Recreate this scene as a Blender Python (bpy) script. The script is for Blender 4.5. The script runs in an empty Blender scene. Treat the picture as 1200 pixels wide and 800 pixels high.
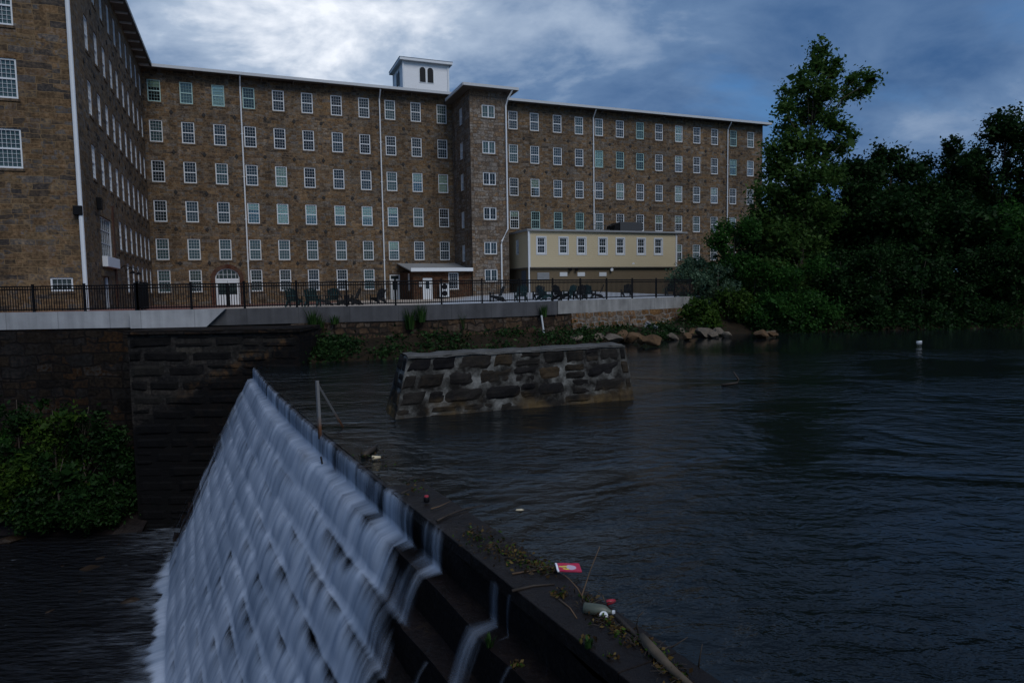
import bpy, math, random
import numpy as np
from mathutils import Vector, noise
random.seed(7)
RNG = np.random.default_rng(11)
SC = bpy.context.scene
COL = SC.collection
PI = math.pi

# ------------------------------------------------------------------ camera and measured frame
F_PX, PITCH, ROLL, YAW = 790.33, math.radians(-4.3652), math.radians(-0.941), math.radians(68.4195)
CAM = Vector((0, 0, 3.2))
FW = Vector((0, math.cos(PITCH), math.sin(PITCH)))
_up = Vector((0, -math.sin(PITCH), math.cos(PITCH)))
RT = Vector((1, 0, 0)) * math.cos(ROLL) + _up * math.sin(ROLL)
UPV = Vector((-1, 0, 0)) * math.sin(ROLL) + _up * math.cos(ROLL)
DU = Vector((math.sin(YAW), math.cos(YAW), 0))        # along the mill front
DN = Vector((-math.cos(YAW), math.sin(YAW), 0))       # into the mill
FRAME_ROT = math.atan2(DU.y, DU.x)

def ray(x, y): return FW + RT * ((x - 600) / F_PX) - UPV * ((y - 400) / F_PX)
def at_z(x, y, Z): d = ray(x, y); return CAM + d * ((Z - CAM.z) / d.z)
def at_y(x, y, Y): d = ray(x, y); return CAM + d * (Y / d.y)
def at_front(x, y, off=0.0):                          # -> (u, z) on the plane OFF metres before the mill front
    d = ray(x, y); p = CAM + d * ((70 - off) / d.dot(DN)); return p.dot(DU), p.z
def fr(u, y, z): p = DN * (70 + y) + DU * u; return Vector((p.x, p.y, z))
def lerp(a, b, t): return a + (b - a) * t

cam = bpy.data.cameras.new('camera'); co = bpy.data.objects.new('camera', cam); COL.objects.link(co)
cam.sensor_width = 36; cam.lens = F_PX * 36 / 1200; cam.clip_end = 5000; cam.clip_start = 0.05
from mathutils import Matrix
co.matrix_world = Matrix(((RT.x, UPV.x, -FW.x, CAM.x), (RT.y, UPV.y, -FW.y, CAM.y), (RT.z, UPV.z, -FW.z, CAM.z), (0, 0, 0, 1)))
SC.camera = co

# ------------------------------------------------------------------ materials
class NT:
    def __init__(s, name):
        s.m = bpy.data.materials.new(name); s.m.use_nodes = True
        s.t = s.m.node_tree; s.t.nodes.clear()
        s.out = s.t.nodes.new('ShaderNodeOutputMaterial')
    def n(s, typ, ins=None, **props):
        nd = s.t.nodes.new('ShaderNode' + typ)
        for k, v in props.items(): setattr(nd, k, v)
        for k, v in (ins or {}).items():
            sk = nd.inputs[k]
            if isinstance(v, bpy.types.NodeSocket): s.t.links.new(v, sk)
            else: sk.default_value = v
        return nd
    def surf(s, sock): s.t.links.new(sock, s.out.inputs['Surface']); return s.m
    def uv(s): return s.n('TexCoord').outputs['UV']
    def ob(s): return s.n('TexCoord').outputs['Object']
    def pos(s): return s.n('NewGeometry').outputs['Position']
    def mapping(s, v, scale=(1, 1, 1), rot=(0, 0, 0), loc=(0, 0, 0)):
        return s.n('Mapping', {'Vector': v, 'Scale': scale, 'Rotation': rot, 'Location': loc}).outputs[0]
    def noise(s, v, scale, detail=4, rough=.55, dist=0, out='Fac'):
        return s.n('TexNoise', {'Vector': v, 'Scale': scale, 'Detail': detail, 'Roughness': rough, 'Distortion': dist}).outputs[out]
    def ramp(s, f, stops, interp='LINEAR'):
        nd = s.n('ValToRGB', {'Fac': f}); r = nd.color_ramp; r.interpolation = interp
        while len(r.elements) < len(stops): r.elements.new(.5)
        for e, (p, c) in zip(r.elements, stops):
            e.position = p; e.color = (*c, 1) if len(c) == 3 else c
        return nd.outputs[0]
    def mix(s, f, a, b, blend='MIX'):
        nd = s.n('Mix', data_type='RGBA', blend_type=blend)
        for i, v in ((0, f), (6, a), (7, b)):
            if isinstance(v, bpy.types.NodeSocket): s.t.links.new(v, nd.inputs[i])
            elif i and len(v) == 3: nd.inputs[i].default_value = (*v, 1)
            else: nd.inputs[i].default_value = v
        return nd.outputs[2]
    def math(s, op, a, b=0.5, c=0.5, clamp=False):
        nd = s.n('Math', operation=op, use_clamp=clamp)
        for i, v in enumerate((a, b, c)):
            if isinstance(v, bpy.types.NodeSocket): s.t.links.new(v, nd.inputs[i])
            else: nd.inputs[i].default_value = v
        return nd.outputs[0]
    def step(s, f, a, b):
        return s.n('MapRange', {'Value': f, 'From Min': a, 'From Max': b}, interpolation_type='SMOOTHSTEP').outputs[0]
    def bump(s, h, strength=.5, dist=.02):
        return s.n('Bump', {'Height': h, 'Strength': strength, 'Distance': dist}).outputs[0]
    def pbsdf(s, color, rough=.8, normal=None, spec=.3, metal=0, alpha=None):
        ins = {'Roughness': rough, 'Specular IOR Level': spec, 'Metallic': metal}
        ins['Base Color'] = color if isinstance(color, bpy.types.NodeSocket) else (*color, 1)
        if normal is not None: ins['Normal'] = normal
        if alpha is not None: ins['Alpha'] = alpha
        return s.n('BsdfPrincipled', ins).outputs[0]

def plain(name, col, rough=.6, var=.25, scale=6, spec=.3, metal=0):
    t = NT(name); f = t.noise(t.ob(), scale, 5)
    c = t.mix(f, tuple(x * (1 - var) for x in col), tuple(min(1, x * (1 + var)) for x in col))
    return t.surf(t.pbsdf(c, rough, t.bump(f, .15), spec, metal))

def stone(name, ramp, mortar, w=.75, h=.32, msize=.025, dark=.6, dist=.12, rough=.85, mort_amt=1.0, seed=0, overlay=None):
    t = NT(name); uv = t.uv()
    dn = t.noise(uv, 1.1, 3, out='Color')
    d = t.n('VectorMath', {0: dn, 1: (.5, .5, .5)}, operation='SUBTRACT').outputs[0]
    d = t.n('VectorMath', {0: d, 3: dist * 2}, operation='SCALE').outputs[0]
    v = t.n('VectorMath', {0: uv, 1: d}, operation='ADD').outputs[0]
    v = t.mapping(v, loc=(seed * 3.7, seed * 1.3, 0))
    def brick(bw, bh, off, sq, sf):
        return t.n('TexBrick', {'Vector': v, 'Color1': (0, 0, 0, 1), 'Color2': (1, 1, 1, 1), 'Mortar': (.5, .5, .5, 1), 'Scale': 1.0,
                                'Mortar Size': msize, 'Mortar Smooth': .3, 'Bias': 0, 'Brick Width': bw, 'Row Height': bh}, offset=off, squash=sq, squash_frequency=sf)
    b1 = brick(w, h, .43, 1.45, 3); b2 = brick(w * .62, h * .72, .37, .7, 2)
    sel = t.step(t.noise(uv, .55, 2), .47, .53)
    val = t.mix(sel, b1.outputs[0], b2.outputs[0]); mf = t.mix(sel, b1.outputs[1], b2.outputs[1])
    fine = t.noise(uv, 7, 8, .62)
    val = t.math('ADD', val, t.math('MULTIPLY', t.math('SUBTRACT', fine, .5), .5))
    c = t.ramp(val, ramp)
    c = t.mix(.85, c, t.mix(1, c, t.ramp(fine, [(.3, (.4, .38, .37)), (.7, (1.5, 1.5, 1.5))]), 'MULTIPLY'))
    grain = t.noise(uv, 2.6, 4, .7); c = t.mix(1, c, t.ramp(grain, [(.36, (.68, .68, .7)), (.64, (1.22, 1.2, 1.17))]), 'MULTIPLY')
    big = t.noise(uv, .16, 5, .6)
    c = t.mix(1, c, t.ramp(big, [(.32, (dark, dark, dark)), (.66, (1.2, 1.17, 1.12))]), 'MULTIPLY')
    stk = t.noise(t.mapping(uv, (1.7, .09, 1)), 1.0, 5, .6); c = t.mix(1, c, t.ramp(stk, [(.33, (.74, .73, .73)), (.6, (1.1, 1.09, 1.08))]), 'MULTIPLY')
    mk = t.math('MULTIPLY', mf, t.step(t.noise(uv, 1.3, 4), .5 - .3 * mort_amt, .95 - .35 * mort_amt))
    c = t.mix(mk, c, mortar)
    if overlay: c = overlay(t, c)
    hgt = t.math('SUBTRACT', t.math('MULTIPLY', fine, .6), mf)
    return t.surf(t.pbsdf(c, rough, t.bump(hgt, .7, .03), .08))

M = {}
M['mill'] = stone('mill_stone', [(.0, (0.073, 0.064, 0.056)), (.22, (0.130, 0.091, 0.059)), (.42, (0.178, 0.117, 0.064)), (.58, (0.141, 0.115, 0.087)), (.76, (0.161, 0.150, 0.140)), (.9, (0.218, 0.144, 0.076)), (1, (0.110, 0.105, 0.105))], (0.174, 0.131, 0.090), .8, .3, .02, .68)
M['tower'] = stone('tower_stone', [(.0, (0.113, 0.097, 0.084)), (.25, (0.178, 0.126, 0.083)), (.5, (0.189, 0.164, 0.138)), (.8, (0.211, 0.197, 0.184)), (1, (0.188, 0.126, 0.075))], (0.085, 0.063, 0.047), .85, .42, .03, .8, seed=2)
M['wingfront'] = stone('wing_stone', [(.0, (0.060, 0.056, 0.056)), (.25, (0.119, 0.084, 0.052)), (.5, (0.173, 0.112, 0.063)), (.7, (0.111, 0.106, 0.106)), (.88, (0.190, 0.130, 0.070)), (1, (0.079, 0.079, 0.083))], (0.206, 0.141, 0.078), 1.15, .36, .02, .75, seed=1)
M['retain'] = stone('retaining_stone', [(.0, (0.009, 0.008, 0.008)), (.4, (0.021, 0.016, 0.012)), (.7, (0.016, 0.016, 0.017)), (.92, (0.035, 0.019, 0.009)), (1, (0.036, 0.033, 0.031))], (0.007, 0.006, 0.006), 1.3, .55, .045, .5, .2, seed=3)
def _diag_tone(t, c):  # patchy brown band along a sloping line, near-black colour below it
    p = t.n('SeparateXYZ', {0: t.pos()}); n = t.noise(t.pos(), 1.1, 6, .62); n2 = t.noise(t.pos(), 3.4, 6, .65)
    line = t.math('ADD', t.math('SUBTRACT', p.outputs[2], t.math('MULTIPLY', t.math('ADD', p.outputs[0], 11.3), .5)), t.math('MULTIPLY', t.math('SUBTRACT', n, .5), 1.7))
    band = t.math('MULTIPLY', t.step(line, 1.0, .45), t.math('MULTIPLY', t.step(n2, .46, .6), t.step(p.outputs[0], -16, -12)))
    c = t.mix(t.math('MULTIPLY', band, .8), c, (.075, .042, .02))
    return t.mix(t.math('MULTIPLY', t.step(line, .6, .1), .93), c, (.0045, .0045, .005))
M['abut'] = stone('abutment_stone', [(.0, (0.013, 0.013, 0.014)), (.4, (0.025, 0.024, 0.023)), (.8, (0.034, 0.031, 0.029)), (1, (0.046, 0.043, 0.037))], (0.016, 0.015, 0.015), 1.9, .62, .02, .5, .05, seed=4, mort_amt=.8, overlay=_diag_tone)
M['rubble'] = stone('rubble_stone', [(.0, (0.027, 0.022, 0.019)), (.35, (0.059, 0.038, 0.026)), (.65, (0.083, 0.055, 0.034)), (1, (0.080, 0.068, 0.060))], (0.015, 0.013, 0.011), .8, .42, .05, .5, .3, seed=5)
M['coursed'] = stone('coursed_stone', [(.0, (0.075, 0.048, 0.031)), (.3, (0.153, 0.083, 0.034)), (.6, (0.122, 0.105, 0.087)), (.85, (0.207, 0.102, 0.037)), (1, (0.142, 0.133, 0.120))], (0.232, 0.232, 0.223), 1.35, .46, .045, .65, .26, seed=6, mort_amt=.6)
def _moss(t, c):
    p = t.n('SeparateXYZ', {0: t.pos()})
    k = t.math('MULTIPLY', t.step(t.math('ADD', p.outputs[2], t.math('MULTIPLY', t.noise(t.pos(), 2, 4), .9)), .95, .35), t.step(t.noise(t.pos(), 1.1, 3), .4, .6))
    return t.mix(k, c, (.085, .058, .028))
M['pier'] = stone('pier_stone', [(.0, (.012, .012, .013)), (.5, (.024, .023, .023)), (.85, (.038, .035, .033)), (1, (.055, .042, .03))], (.24, .24, .235), 1.0, .42, .045, .6, .2, seed=8, mort_amt=.42, overlay=_moss)

def concrete(name, col, streak=.35, seed=0):
    t = NT(name); uv = t.uv(); v = t.mapping(uv, loc=(seed * 9.1, 0, 0))
    n1 = t.noise(v, .8, 6, .6); st = t.noise(t.mapping(v, (2.2, .12, 1)), 1.0, 5, .6); fine = t.noise(v, 18, 4)
    c = t.mix(1, tuple(col), t.ramp(t.math('ADD', t.math('MULTIPLY', n1, .5), t.math('MULTIPLY', st, .5)), [(.34, (1 - streak,) * 3), (.64, (1.2, 1.2, 1.2))]), 'MULTIPLY')
    x = t.n('SeparateXYZ', {0: v}).outputs[0]
    j = t.step(t.math('ABSOLUTE', t.math('SUBTRACT', t.math('FRACT', t.math('MULTIPLY', x, 1 / 2.4)), .5)), .012, .004)
    c = t.mix(t.math('MULTIPLY', j, .55), c, tuple(k * .45 for k in col))
    return t.surf(t.pbsdf(c, .85, t.bump(t.math('ADD', fine, n1), .25, .01), .25))
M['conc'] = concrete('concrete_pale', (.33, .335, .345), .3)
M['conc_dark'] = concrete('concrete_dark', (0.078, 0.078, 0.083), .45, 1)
M['conc_mid'] = concrete('concrete_streaked', (.27, .265, .255), .5, 2)
M['pier_cap'] = concrete('pier_cap_mortar', (.085, .082, .076), .5, 4)
M['white'] = plain('white_paint', (.68, .71, .74), .5, .06, 3)
M['teal'] = plain('teal_paint', (.36, .52, .5), .5, .15)
M['eave'] = plain('eave_paint', (.5, .52, .54), .5, .1)
M['soffit'] = plain('soffit_wood', (.1, .092, .085), .8, .3, 3)
M['black'] = plain('black_metal', (.005, .005, .006), .5, .2, 9, .15)
M['iron'] = plain('iron_plate', (.022, .02, .019), .7, .3)
M['grey'] = plain('grey_metal', (.23, .24, .25), .5, .12)
M['darkgrey'] = plain('dark_grey_metal', (.05, .052, .055), .5, .2)
M['brickred'] = stone('red_brick', [(0, (0.075, 0.023, 0.015)), (.5, (0.119, 0.040, 0.024)), (1, (0.093, 0.050, 0.034))], (0.122, 0.102, 0.082), .22, .075, .012, .8, .0, seed=9)
M['entrybrick'] = stone('entry_brick', [(0, (0.058, 0.029, 0.018)), (.5, (0.097, 0.046, 0.025)), (1, (0.081, 0.060, 0.042))], (0.081, 0.060, 0.045), .5, .2, .015, .7, .03, seed=10)
M['door_grey'] = plain('grey_door_paint', (.07, .08, .1), .5, .1)
M['tan'] = plain('tan_stucco', (0.130, 0.099, 0.062), .9, .12, 4)
M['cream_blind'] = plain('blind_cloth', (.72, .7, .5), .8, .08)
M['chair'] = plain('chair_green', (.012, .04, .042), .55, .3, 4)
M['chair_black'] = plain('chair_black', (.01, .011, .012), .55, .3, 4)
M['rustpost'] = (lambda t: t.surf(t.pbsdf(t.ramp(t.math('ADD', t.n('SeparateXYZ', {0: t.ob()}).outputs[2], t.math('MULTIPLY', t.noise(t.ob(), 6, 4), .4)), [(.2, (.03, .018, .012)), (.45, (.12, .05, .022)), (.75, (.15, .15, .15))]), .8, t.bump(t.noise(t.ob(), 20, 4), .4))))(NT('rusty_post'))
M['wood'] = plain('grey_driftwood', (.085, .064, .043), .85, .45, 12)
M['darkwood'] = plain('wet_wood', (.03, .022, .016), .6, .5, 9)
M['twig'] = plain('twig_bark', (.1, .062, .036), .8, .3, 10)
M['bark'] = plain('tree_bark', (.06, .048, .038), .9, .4, 3)
M['bottle'] = plain('dirty_bottle', (.07, .08, .06), .45, .4, 12, .4)
M['redplastic'] = plain('red_plastic', (.32, .025, .04), .4, .1)
M['palewood'] = plain('pale_wood', (.6, .5, .33), .7, .1)

def siding():
    t = NT('cream_siding'); z = t.n('SeparateXYZ', {0: t.uv()}).outputs[1]
    s = t.math('FRACT', t.math('MULTIPLY', z, 1 / .2))
    ln = t.step(s, .0, .09)
    n = t.noise(t.uv(), .7, 4)
    c = t.mix(n, (.47, .39, .25), (.52, .44, .29)); c = t.mix(ln, (.29, .24, .15), c)
    return t.surf(t.pbsdf(c, .6, t.bump(s, .5, .02), .3))
M['siding'] = siding()
def clap():
    t = NT('white_clapboard'); z = t.n('SeparateXYZ', {0: t.uv()}).outputs[1]
    s = t.math('FRACT', t.math('MULTIPLY', z, 1 / .16)); ln = t.step(s, 0, .12)
    return t.surf(t.pbsdf(t.mix(ln, (.52, .53, .55), (.82, .83, .85)), .55, t.bump(s, .4, .015)))
M['clap'] = clap()
def glass(name, a, b, rough=.06):
    t = NT(name); r = t.n('ObjectInfo').outputs['Random']
    n = t.noise(t.mapping(t.ob(), loc=(0, 0, 0)), 1.1, 2)
    r2 = t.math('ADD', t.math('MULTIPLY', r, .8), t.math('MULTIPLY', n, .4))
    c = t.ramp(r2, [(.2, a), (.95, b)])
    return t.surf(t.pbsdf(c, rough, t.bump(t.noise(t.ob(), 2.3, 1), .06, .05), .55))
M['glass'] = glass('dark_window_glass', (.006, .009, .011), (.02, .032, .035))
M['glass_teal'] = glass('window_glass_drapes', (.03, .06, .065), (.06, .1, .1), .12)
M['glass_blue'] = glass('window_glass_sheer', (.012, .022, .03), (.035, .06, .075), .05)
def clearglass():
    t = NT('clear_window_glass')
    g = t.n('BsdfGlossy', {'Roughness': .03, 'Color': (.9, .95, 1, 1)}).outputs[0]
    tr = t.n('BsdfTransparent', {'Color': (.88, .95, .93, 1)}).outputs[0]
    return t.surf(t.n('MixShader', {0: t.math('ADD', t.n('Fresnel', {'IOR': 1.5}).outputs[0], .03), 1: tr, 2: g}).outputs[0])
M['clear'] = clearglass()
M['inside'] = plain('dark_interior', (.012, .013, .014), .9, .2)
M['louvre'] = plain('dark_louvre', (.012, .012, .014), .7, .2)

def leafmat(name, a, b, c2, trans=.35):
    t = NT(name); r = t.n('NewGeometry').outputs['Random Per Island']
    big = t.noise(t.ob(), .5, 3)
    f = t.math('ADD', t.math('MULTIPLY', r, .6), t.math('MULTIPLY', big, .5))
    c = t.ramp(f, [(.2, a), (.55, b), (.9, c2)])
    d = t.n('BsdfDiffuse', {'Color': c}).outputs[0]; tr = t.n('BsdfTranslucent', {'Color': c}).outputs[0]
    gl = t.n('BsdfGlossy', {'Roughness': .5, 'Color': (.5, .55, .5, 1)}).outputs[0]
    m = t.n('MixShader', {0: trans, 1: d, 2: tr}).outputs[0]
    return t.surf(t.n('MixShader', {0: .012, 1: m, 2: gl}).outputs[0])
M['leaf'] = leafmat('leaf_green', (0.012, 0.039, 0.008), (0.023, 0.074, 0.013), (0.044, 0.116, 0.019))
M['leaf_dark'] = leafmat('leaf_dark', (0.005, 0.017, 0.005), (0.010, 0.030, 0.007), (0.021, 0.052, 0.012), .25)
M['leaf_yel'] = leafmat('leaf_yellow_green', (0.014, 0.034, 0.006), (0.032, 0.069, 0.010), (0.065, 0.114, 0.015))
M['leaf_cover'] = leafmat('leaf_cover', (.008, .02, .006), (.016, .04, .012), (.035, .075, .02))
M['poplar_leaf'] = leafmat('poplar_leaf', (.022, .05, .012), (.045, .095, .02), (.085, .155, .035), .45)
M['leaf_grey'] = leafmat('leaf_grey_green', (.04, .075, .045), (.07, .12, .07), (.11, .17, .11))
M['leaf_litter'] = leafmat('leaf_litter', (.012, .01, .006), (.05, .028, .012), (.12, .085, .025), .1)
M['grassblade'] = leafmat('grass_blade', (.012, .035, .01), (.025, .06, .015), (.05, .1, .025), .25)

def water():
    t = NT('pool_water'); p = t.pos()
    w1 = t.noise(t.mapping(p, (1.25, 2.0, 1), (0, 0, .25)), 1.0, 5, .6, .3)
    w2 = t.noise(t.mapping(p, (3.4, 5.2, 1), (0, 0, -.15)), 1.0, 3, .55, .2)
    w3 = t.noise(t.mapping(p, (.13, .2, 1), (0, 0, .4)), 1.0, 4, .6, .8)
    h = t.math('ADD', t.math('MULTIPLY', w1, .7), t.math('MULTIPLY', w2, .3))
    s = t.n('SeparateXYZ', {0: p})
    edge = t.math('ADD', s.outputs[1], t.math('MULTIPLY', t.noise(t.mapping(p, (.1, .3, 1)), 1, 3), 6))
    calm = t.step(edge, 37, 33)                       # wind does not reach the water close under the far trees
    gust = t.step(w3, .38, .6)
    amp = t.math('MULTIPLY', calm, t.math('ADD', .22, t.math('MULTIPLY', gust, .95)))
    amp = t.math('ADD', .08, t.math('MULTIPLY', amp, .92))
    h = t.math('MULTIPLY', h, amp)
    b = t.n('BsdfPrincipled', {'Base Color': (.006, .008, .009, 1), 'Roughness': .11, 'IOR': 1.33, 'Specular IOR Level': .34, 'Normal': t.bump(h, .6, .2)})
    return t.surf(b.outputs[0])
M['water'] = water()
def riverwater():
    t = NT('river_water'); p = t.pos(); at = t.n('Attribute', attribute_name='foam').outputs['Fac']
    st = t.noise(t.mapping(p, (.7, 3.2, 1), (0, 0, .35)), 1.3, 6, .65, .6)
    f = t.math('MULTIPLY', t.math('MULTIPLY', at, .7), t.step(st, .36, .75))
    fl = t.step(t.noise(t.mapping(p, (.8, 2.4, 1), (0, 0, .2)), .9, 6, .7, .8), .66, .78)
    f = t.math('MAXIMUM', f, t.math('MULTIPLY', fl, .5))
    c = t.mix(f, (.006, .006, .007), (.24, .28, .34))
    return t.surf(t.pbsdf(c, t.math('ADD', .2, t.math('MULTIPLY', f, .5)), t.bump(t.noise(t.mapping(p, (1, 3, 1)), 1.4, 4), 1.0, .3), .16))
M['river'] = riverwater()
def fallswater():
    t = NT('falling_water'); uv = t.uv(); cov = t.n('Attribute', attribute_name='cover').outputs['Fac']
    s1 = t.noise(t.mapping(uv, (3.0, .55, 1)), 1.0, 4, .5, .35); s2 = t.noise(t.mapping(uv, (9, .5, 1)), 1.0, 2, .55, .1)
    st = t.math('ADD', t.math('MULTIPLY', s1, .7), t.math('MULTIPLY', s2, .3))
    a = t.math('ADD', t.math('MULTIPLY', cov, 1.6), t.math('MULTIPLY', t.math('SUBTRACT', st, .5), 1.05))
    a = t.step(t.math('SUBTRACT', a, .28), .0, .95)
    a = t.math('MULTIPLY', a, t.step(cov, .0, .12))
    pt = t.noise(t.mapping(uv, (.45, .3, 1)), 1.0, 4, .55, .3)
    c = t.mix(t.step(t.math('ADD', t.math('MULTIPLY', st, .5), t.math('MULTIPLY', pt, .5)), .34, .66), (.19, .24, .32), (.41, .465, .56))
    d = t.n('BsdfPrincipled', {'Base Color': c, 'Roughness': .45, 'Specular IOR Level': .3, }).outputs[0]
    return t.surf(t.n('MixShader', {0: a, 1: t.n('BsdfTransparent').outputs[0], 2: d}).outputs[0])
M['falls'] = fallswater()
def wetstone(name, a, b, c3, rough=.35):
    t = NT(name); p = t.pos()
    n = t.noise(p, 1.4, 6, .6); f = t.noise(p, 11, 5, .6)
    c = t.ramp(t.math('ADD', t.math('MULTIPLY', n, .6), t.math('MULTIPLY', f, .4)), [(.3, a), (.55, b), (.75, c3)])
    return t.surf(t.pbsdf(c, t.math('ADD', rough, t.math('MULTIPLY', f, .3)), t.bump(t.math('ADD', f, n), .8, .03), .12))
M['dam'] = wetstone('wet_dam_stone', (0.004, 0.004, 0.004), (0.011, 0.008, 0.008), (0.031, 0.022, 0.013))
M['cap'] = wetstone('wet_cap_boards', (0.007, 0.006, 0.006), (0.014, 0.011, 0.010), (0.025, 0.020, 0.016), .25)
M['soil'] = wetstone('bank_soil', (0.009, 0.007, 0.005), (0.021, 0.015, 0.009), (0.040, 0.028, 0.015), .8)
M['groundm'] = wetstone('ground_soil', (0.010, 0.013, 0.005), (0.018, 0.021, 0.007), (0.031, 0.031, 0.013), .8)
M['rock'] = wetstone('bank_rock', (0.051, 0.043, 0.036), (0.138, 0.113, 0.087), (0.257, 0.225, 0.189), .7)
M['rock_brown'] = wetstone('bank_rock_brown', (0.040, 0.025, 0.016), (0.106, 0.064, 0.034), (0.178, 0.112, 0.065), .7)
M['rock_wet'] = wetstone('river_rock_wet', (0.009, 0.007, 0.005), (0.024, 0.016, 0.011), (0.048, 0.034, 0.022), .3)
def patiomat():
    t = NT('patio_paving'); p = t.pos(); x = t.n('SeparateXYZ', {0: p}).outputs[0]
    n = t.noise(p, 3, 4)
    red = t.mix(n, (.13, .055, .045), (.2, .09, .07)); tanc = t.mix(n, (.34, .28, .23), (.42, .36, .3)); gry = t.mix(n, (.36, .38, .41), (.44, .46, .49))
    c = t.mix(t.step(x, -17, -14.5), red, tanc); c = t.mix(t.step(x, -5.5, -3.5), c, gry)
    return t.surf(t.pbsdf(c, .85))
M['patio'] = patiomat()
def wrapper():
    t = NT('red_wrapper_print'); o = t.ob(); s = t.n('SeparateXYZ', {0: o})
    def blob(cx, cy, rx, ry):
        dx = t.math('MULTIPLY', t.math('SUBTRACT', s.outputs[0], cx), 1 / rx); dy = t.math('MULTIPLY', t.math('SUBTRACT', s.outputs[1], cy), 1 / ry)
        return t.step(t.math('ADD', t.math('MULTIPLY', dx, dx), t.math('MULTIPLY', dy, dy)), 1.1, .8)
    c = t.mix(blob(.03, .0, .06, .045), (.38, .018, .05), (.45, .36, .44)); c = t.mix(blob(-.06, .01, .05, .018), c, (.6, .5, .06)); c = t.mix(blob(-.035, -.035, .04, .012), c, (.6, .5, .06))
    c = t.mix(t.step(s.outputs[0], -.115, -.125), c, (.8, .8, .85))
    return t.surf(t.pbsdf(c, .3, None, .5))
M['wrapper'] = wrapper()

# ------------------------------------------------------------------ mesh helpers
class MB:
    def __init__(s): s.v = []; s.f = []
    def quad(s, *p):
        i = len(s.v); s.v += [tuple(q) for q in p]; s.f.append(tuple(range(i, i + len(p)))); return s
    def box(s, x0, x1, y0, y1, z0, z1):
        i = len(s.v)
        s.v += [(x, y, z) for z in (z0, z1) for y in (y0, y1) for x in (x0, x1)]
        s.f += [tuple(i + k for k in q) for q in ((0, 2, 3, 1), (4, 5, 7, 6), (0, 1, 5, 4), (2, 6, 7, 3), (0, 4, 6, 2), (1, 3, 7, 5))]; return s
    def prism(s, pts, d, cap=True):                  # planar outline pts (3D) extruded by vector d
        i = len(s.v); n = len(pts); s.v += [tuple(p) for p in pts] + [tuple(Vector(p) + Vector(d)) for p in pts]
        s.f += [(i + k, i + (k + 1) % n, i + n + (k + 1) % n, i + n + k) for k in range(n)]
        if cap: s.f += [tuple(i + k for k in reversed(range(n))), tuple(i + n + k for k in range(n))]
        return s
    def tube(s, pts, rad, n=8, cap=True):
        pts = [Vector(p) for p in pts]; rad = rad if isinstance(rad, (list, tuple)) else [rad] * len(pts); i = len(s.v)
        for k, p in enumerate(pts):
            t = (pts[min(k + 1, len(pts) - 1)] - pts[max(k - 1, 0)]).normalized()
            a = t.cross(Vector((0, 0, 1)));  a = t.cross(Vector((1, 0, 0))) if a.length < .05 else a
            a.normalize(); b = t.cross(a)
            s.v += [tuple(p + (a * math.cos(2 * PI * j / n) + b * math.sin(2 * PI * j / n)) * rad[k]) for j in range(n)]
        for k in range(len(pts) - 1):
            s.f += [(i + k * n + j, i + k * n + (j + 1) % n, i + (k + 1) * n + (j + 1) % n, i + (k + 1) * n + j) for j in range(n)]
        if cap: s.f += [tuple(i + j for j in reversed(range(n))), tuple(i + (len(pts) - 1) * n + j for j in range(n))]
        return s
    def mesh(s, name, mat, smooth=False, org=(0, 0, 0)):
        me = bpy.data.meshes.new(name); o = Vector(org)
        me.from_pydata([tuple(Vector(p) - o) for p in s.v], [], s.f); me.update()
        box_uv(me, o)
        if mat: me.materials.append(M[mat] if isinstance(mat, str) else mat)
        if smooth: me.polygons.foreach_set('use_smooth', [True] * len(me.polygons))
        return me
    def build(s, name, mat, parent=None, smooth=False, org=(0, 0, 0), bevel=0):
        o = link(name, s.mesh(name, mat, smooth, org), parent)
        if not parent: o.location = org
        if bevel:
            b = o.modifiers.new('bevel', 'BEVEL'); b.width = bevel; b.segments = 2; b.limit_method = 'ANGLE'
        return o
def box_uv(me, o=Vector((0, 0, 0))):
    ul = me.uv_layers.new(name='UVMap')
    for p in me.polygons:
        n = p.normal
        if abs(n.z) > .8: a, b = Vector((1, 0, 0)), Vector((0, 1, 0))
        else: a = Vector((-n.y, n.x, 0)).normalized(); b = Vector((0, 0, 1))
        for li in p.loop_indices:
            q = me.vertices[me.loops[li].vertex_index].co + o; ul.data[li].uv = (q.dot(a), q.dot(b))
def link(name, data, parent=None):
    o = bpy.data.objects.new(name, data); COL.objects.link(o)
    if parent: o.parent = parent
    return o
def tag(o, label=None, cat=None, group=None, kind=None):
    if label: o['label'] = label
    if cat: o['category'] = cat
    if group: o['group'] = group
    if kind: o['kind'] = kind
    return o
def empty(name, loc, label, cat, group=None, rz=0):
    o = link(name, None); o.empty_display_size = .3; o.location = loc; o.rotation_euler = (0, 0, rz); return tag(o, label, cat, group)
def struct(o): o['kind'] = 'structure'; return o
def np_mesh(name, V, Fq, mat):
    me = bpy.data.meshes.new(name); n, k = Fq.shape
    me.vertices.add(len(V)); me.vertices.foreach_set('co', np.asarray(V, np.float32).ravel())
    me.loops.add(n * k); me.loops.foreach_set('vertex_index', Fq.astype(np.int32).ravel())
    me.polygons.add(n); me.polygons.foreach_set('loop_start', np.arange(0, n * k, k, dtype=np.int32)); me.polygons.foreach_set('loop_total', np.full(n, k, np.int32))
    me.update(calc_edges=True); me.materials.append(M[mat]); return me
def copy_tree(o, parent=None):
    c = o.copy(); COL.objects.link(c); c.parent = parent
    for ch in o.children: copy_tree(ch, c)
    return c

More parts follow.
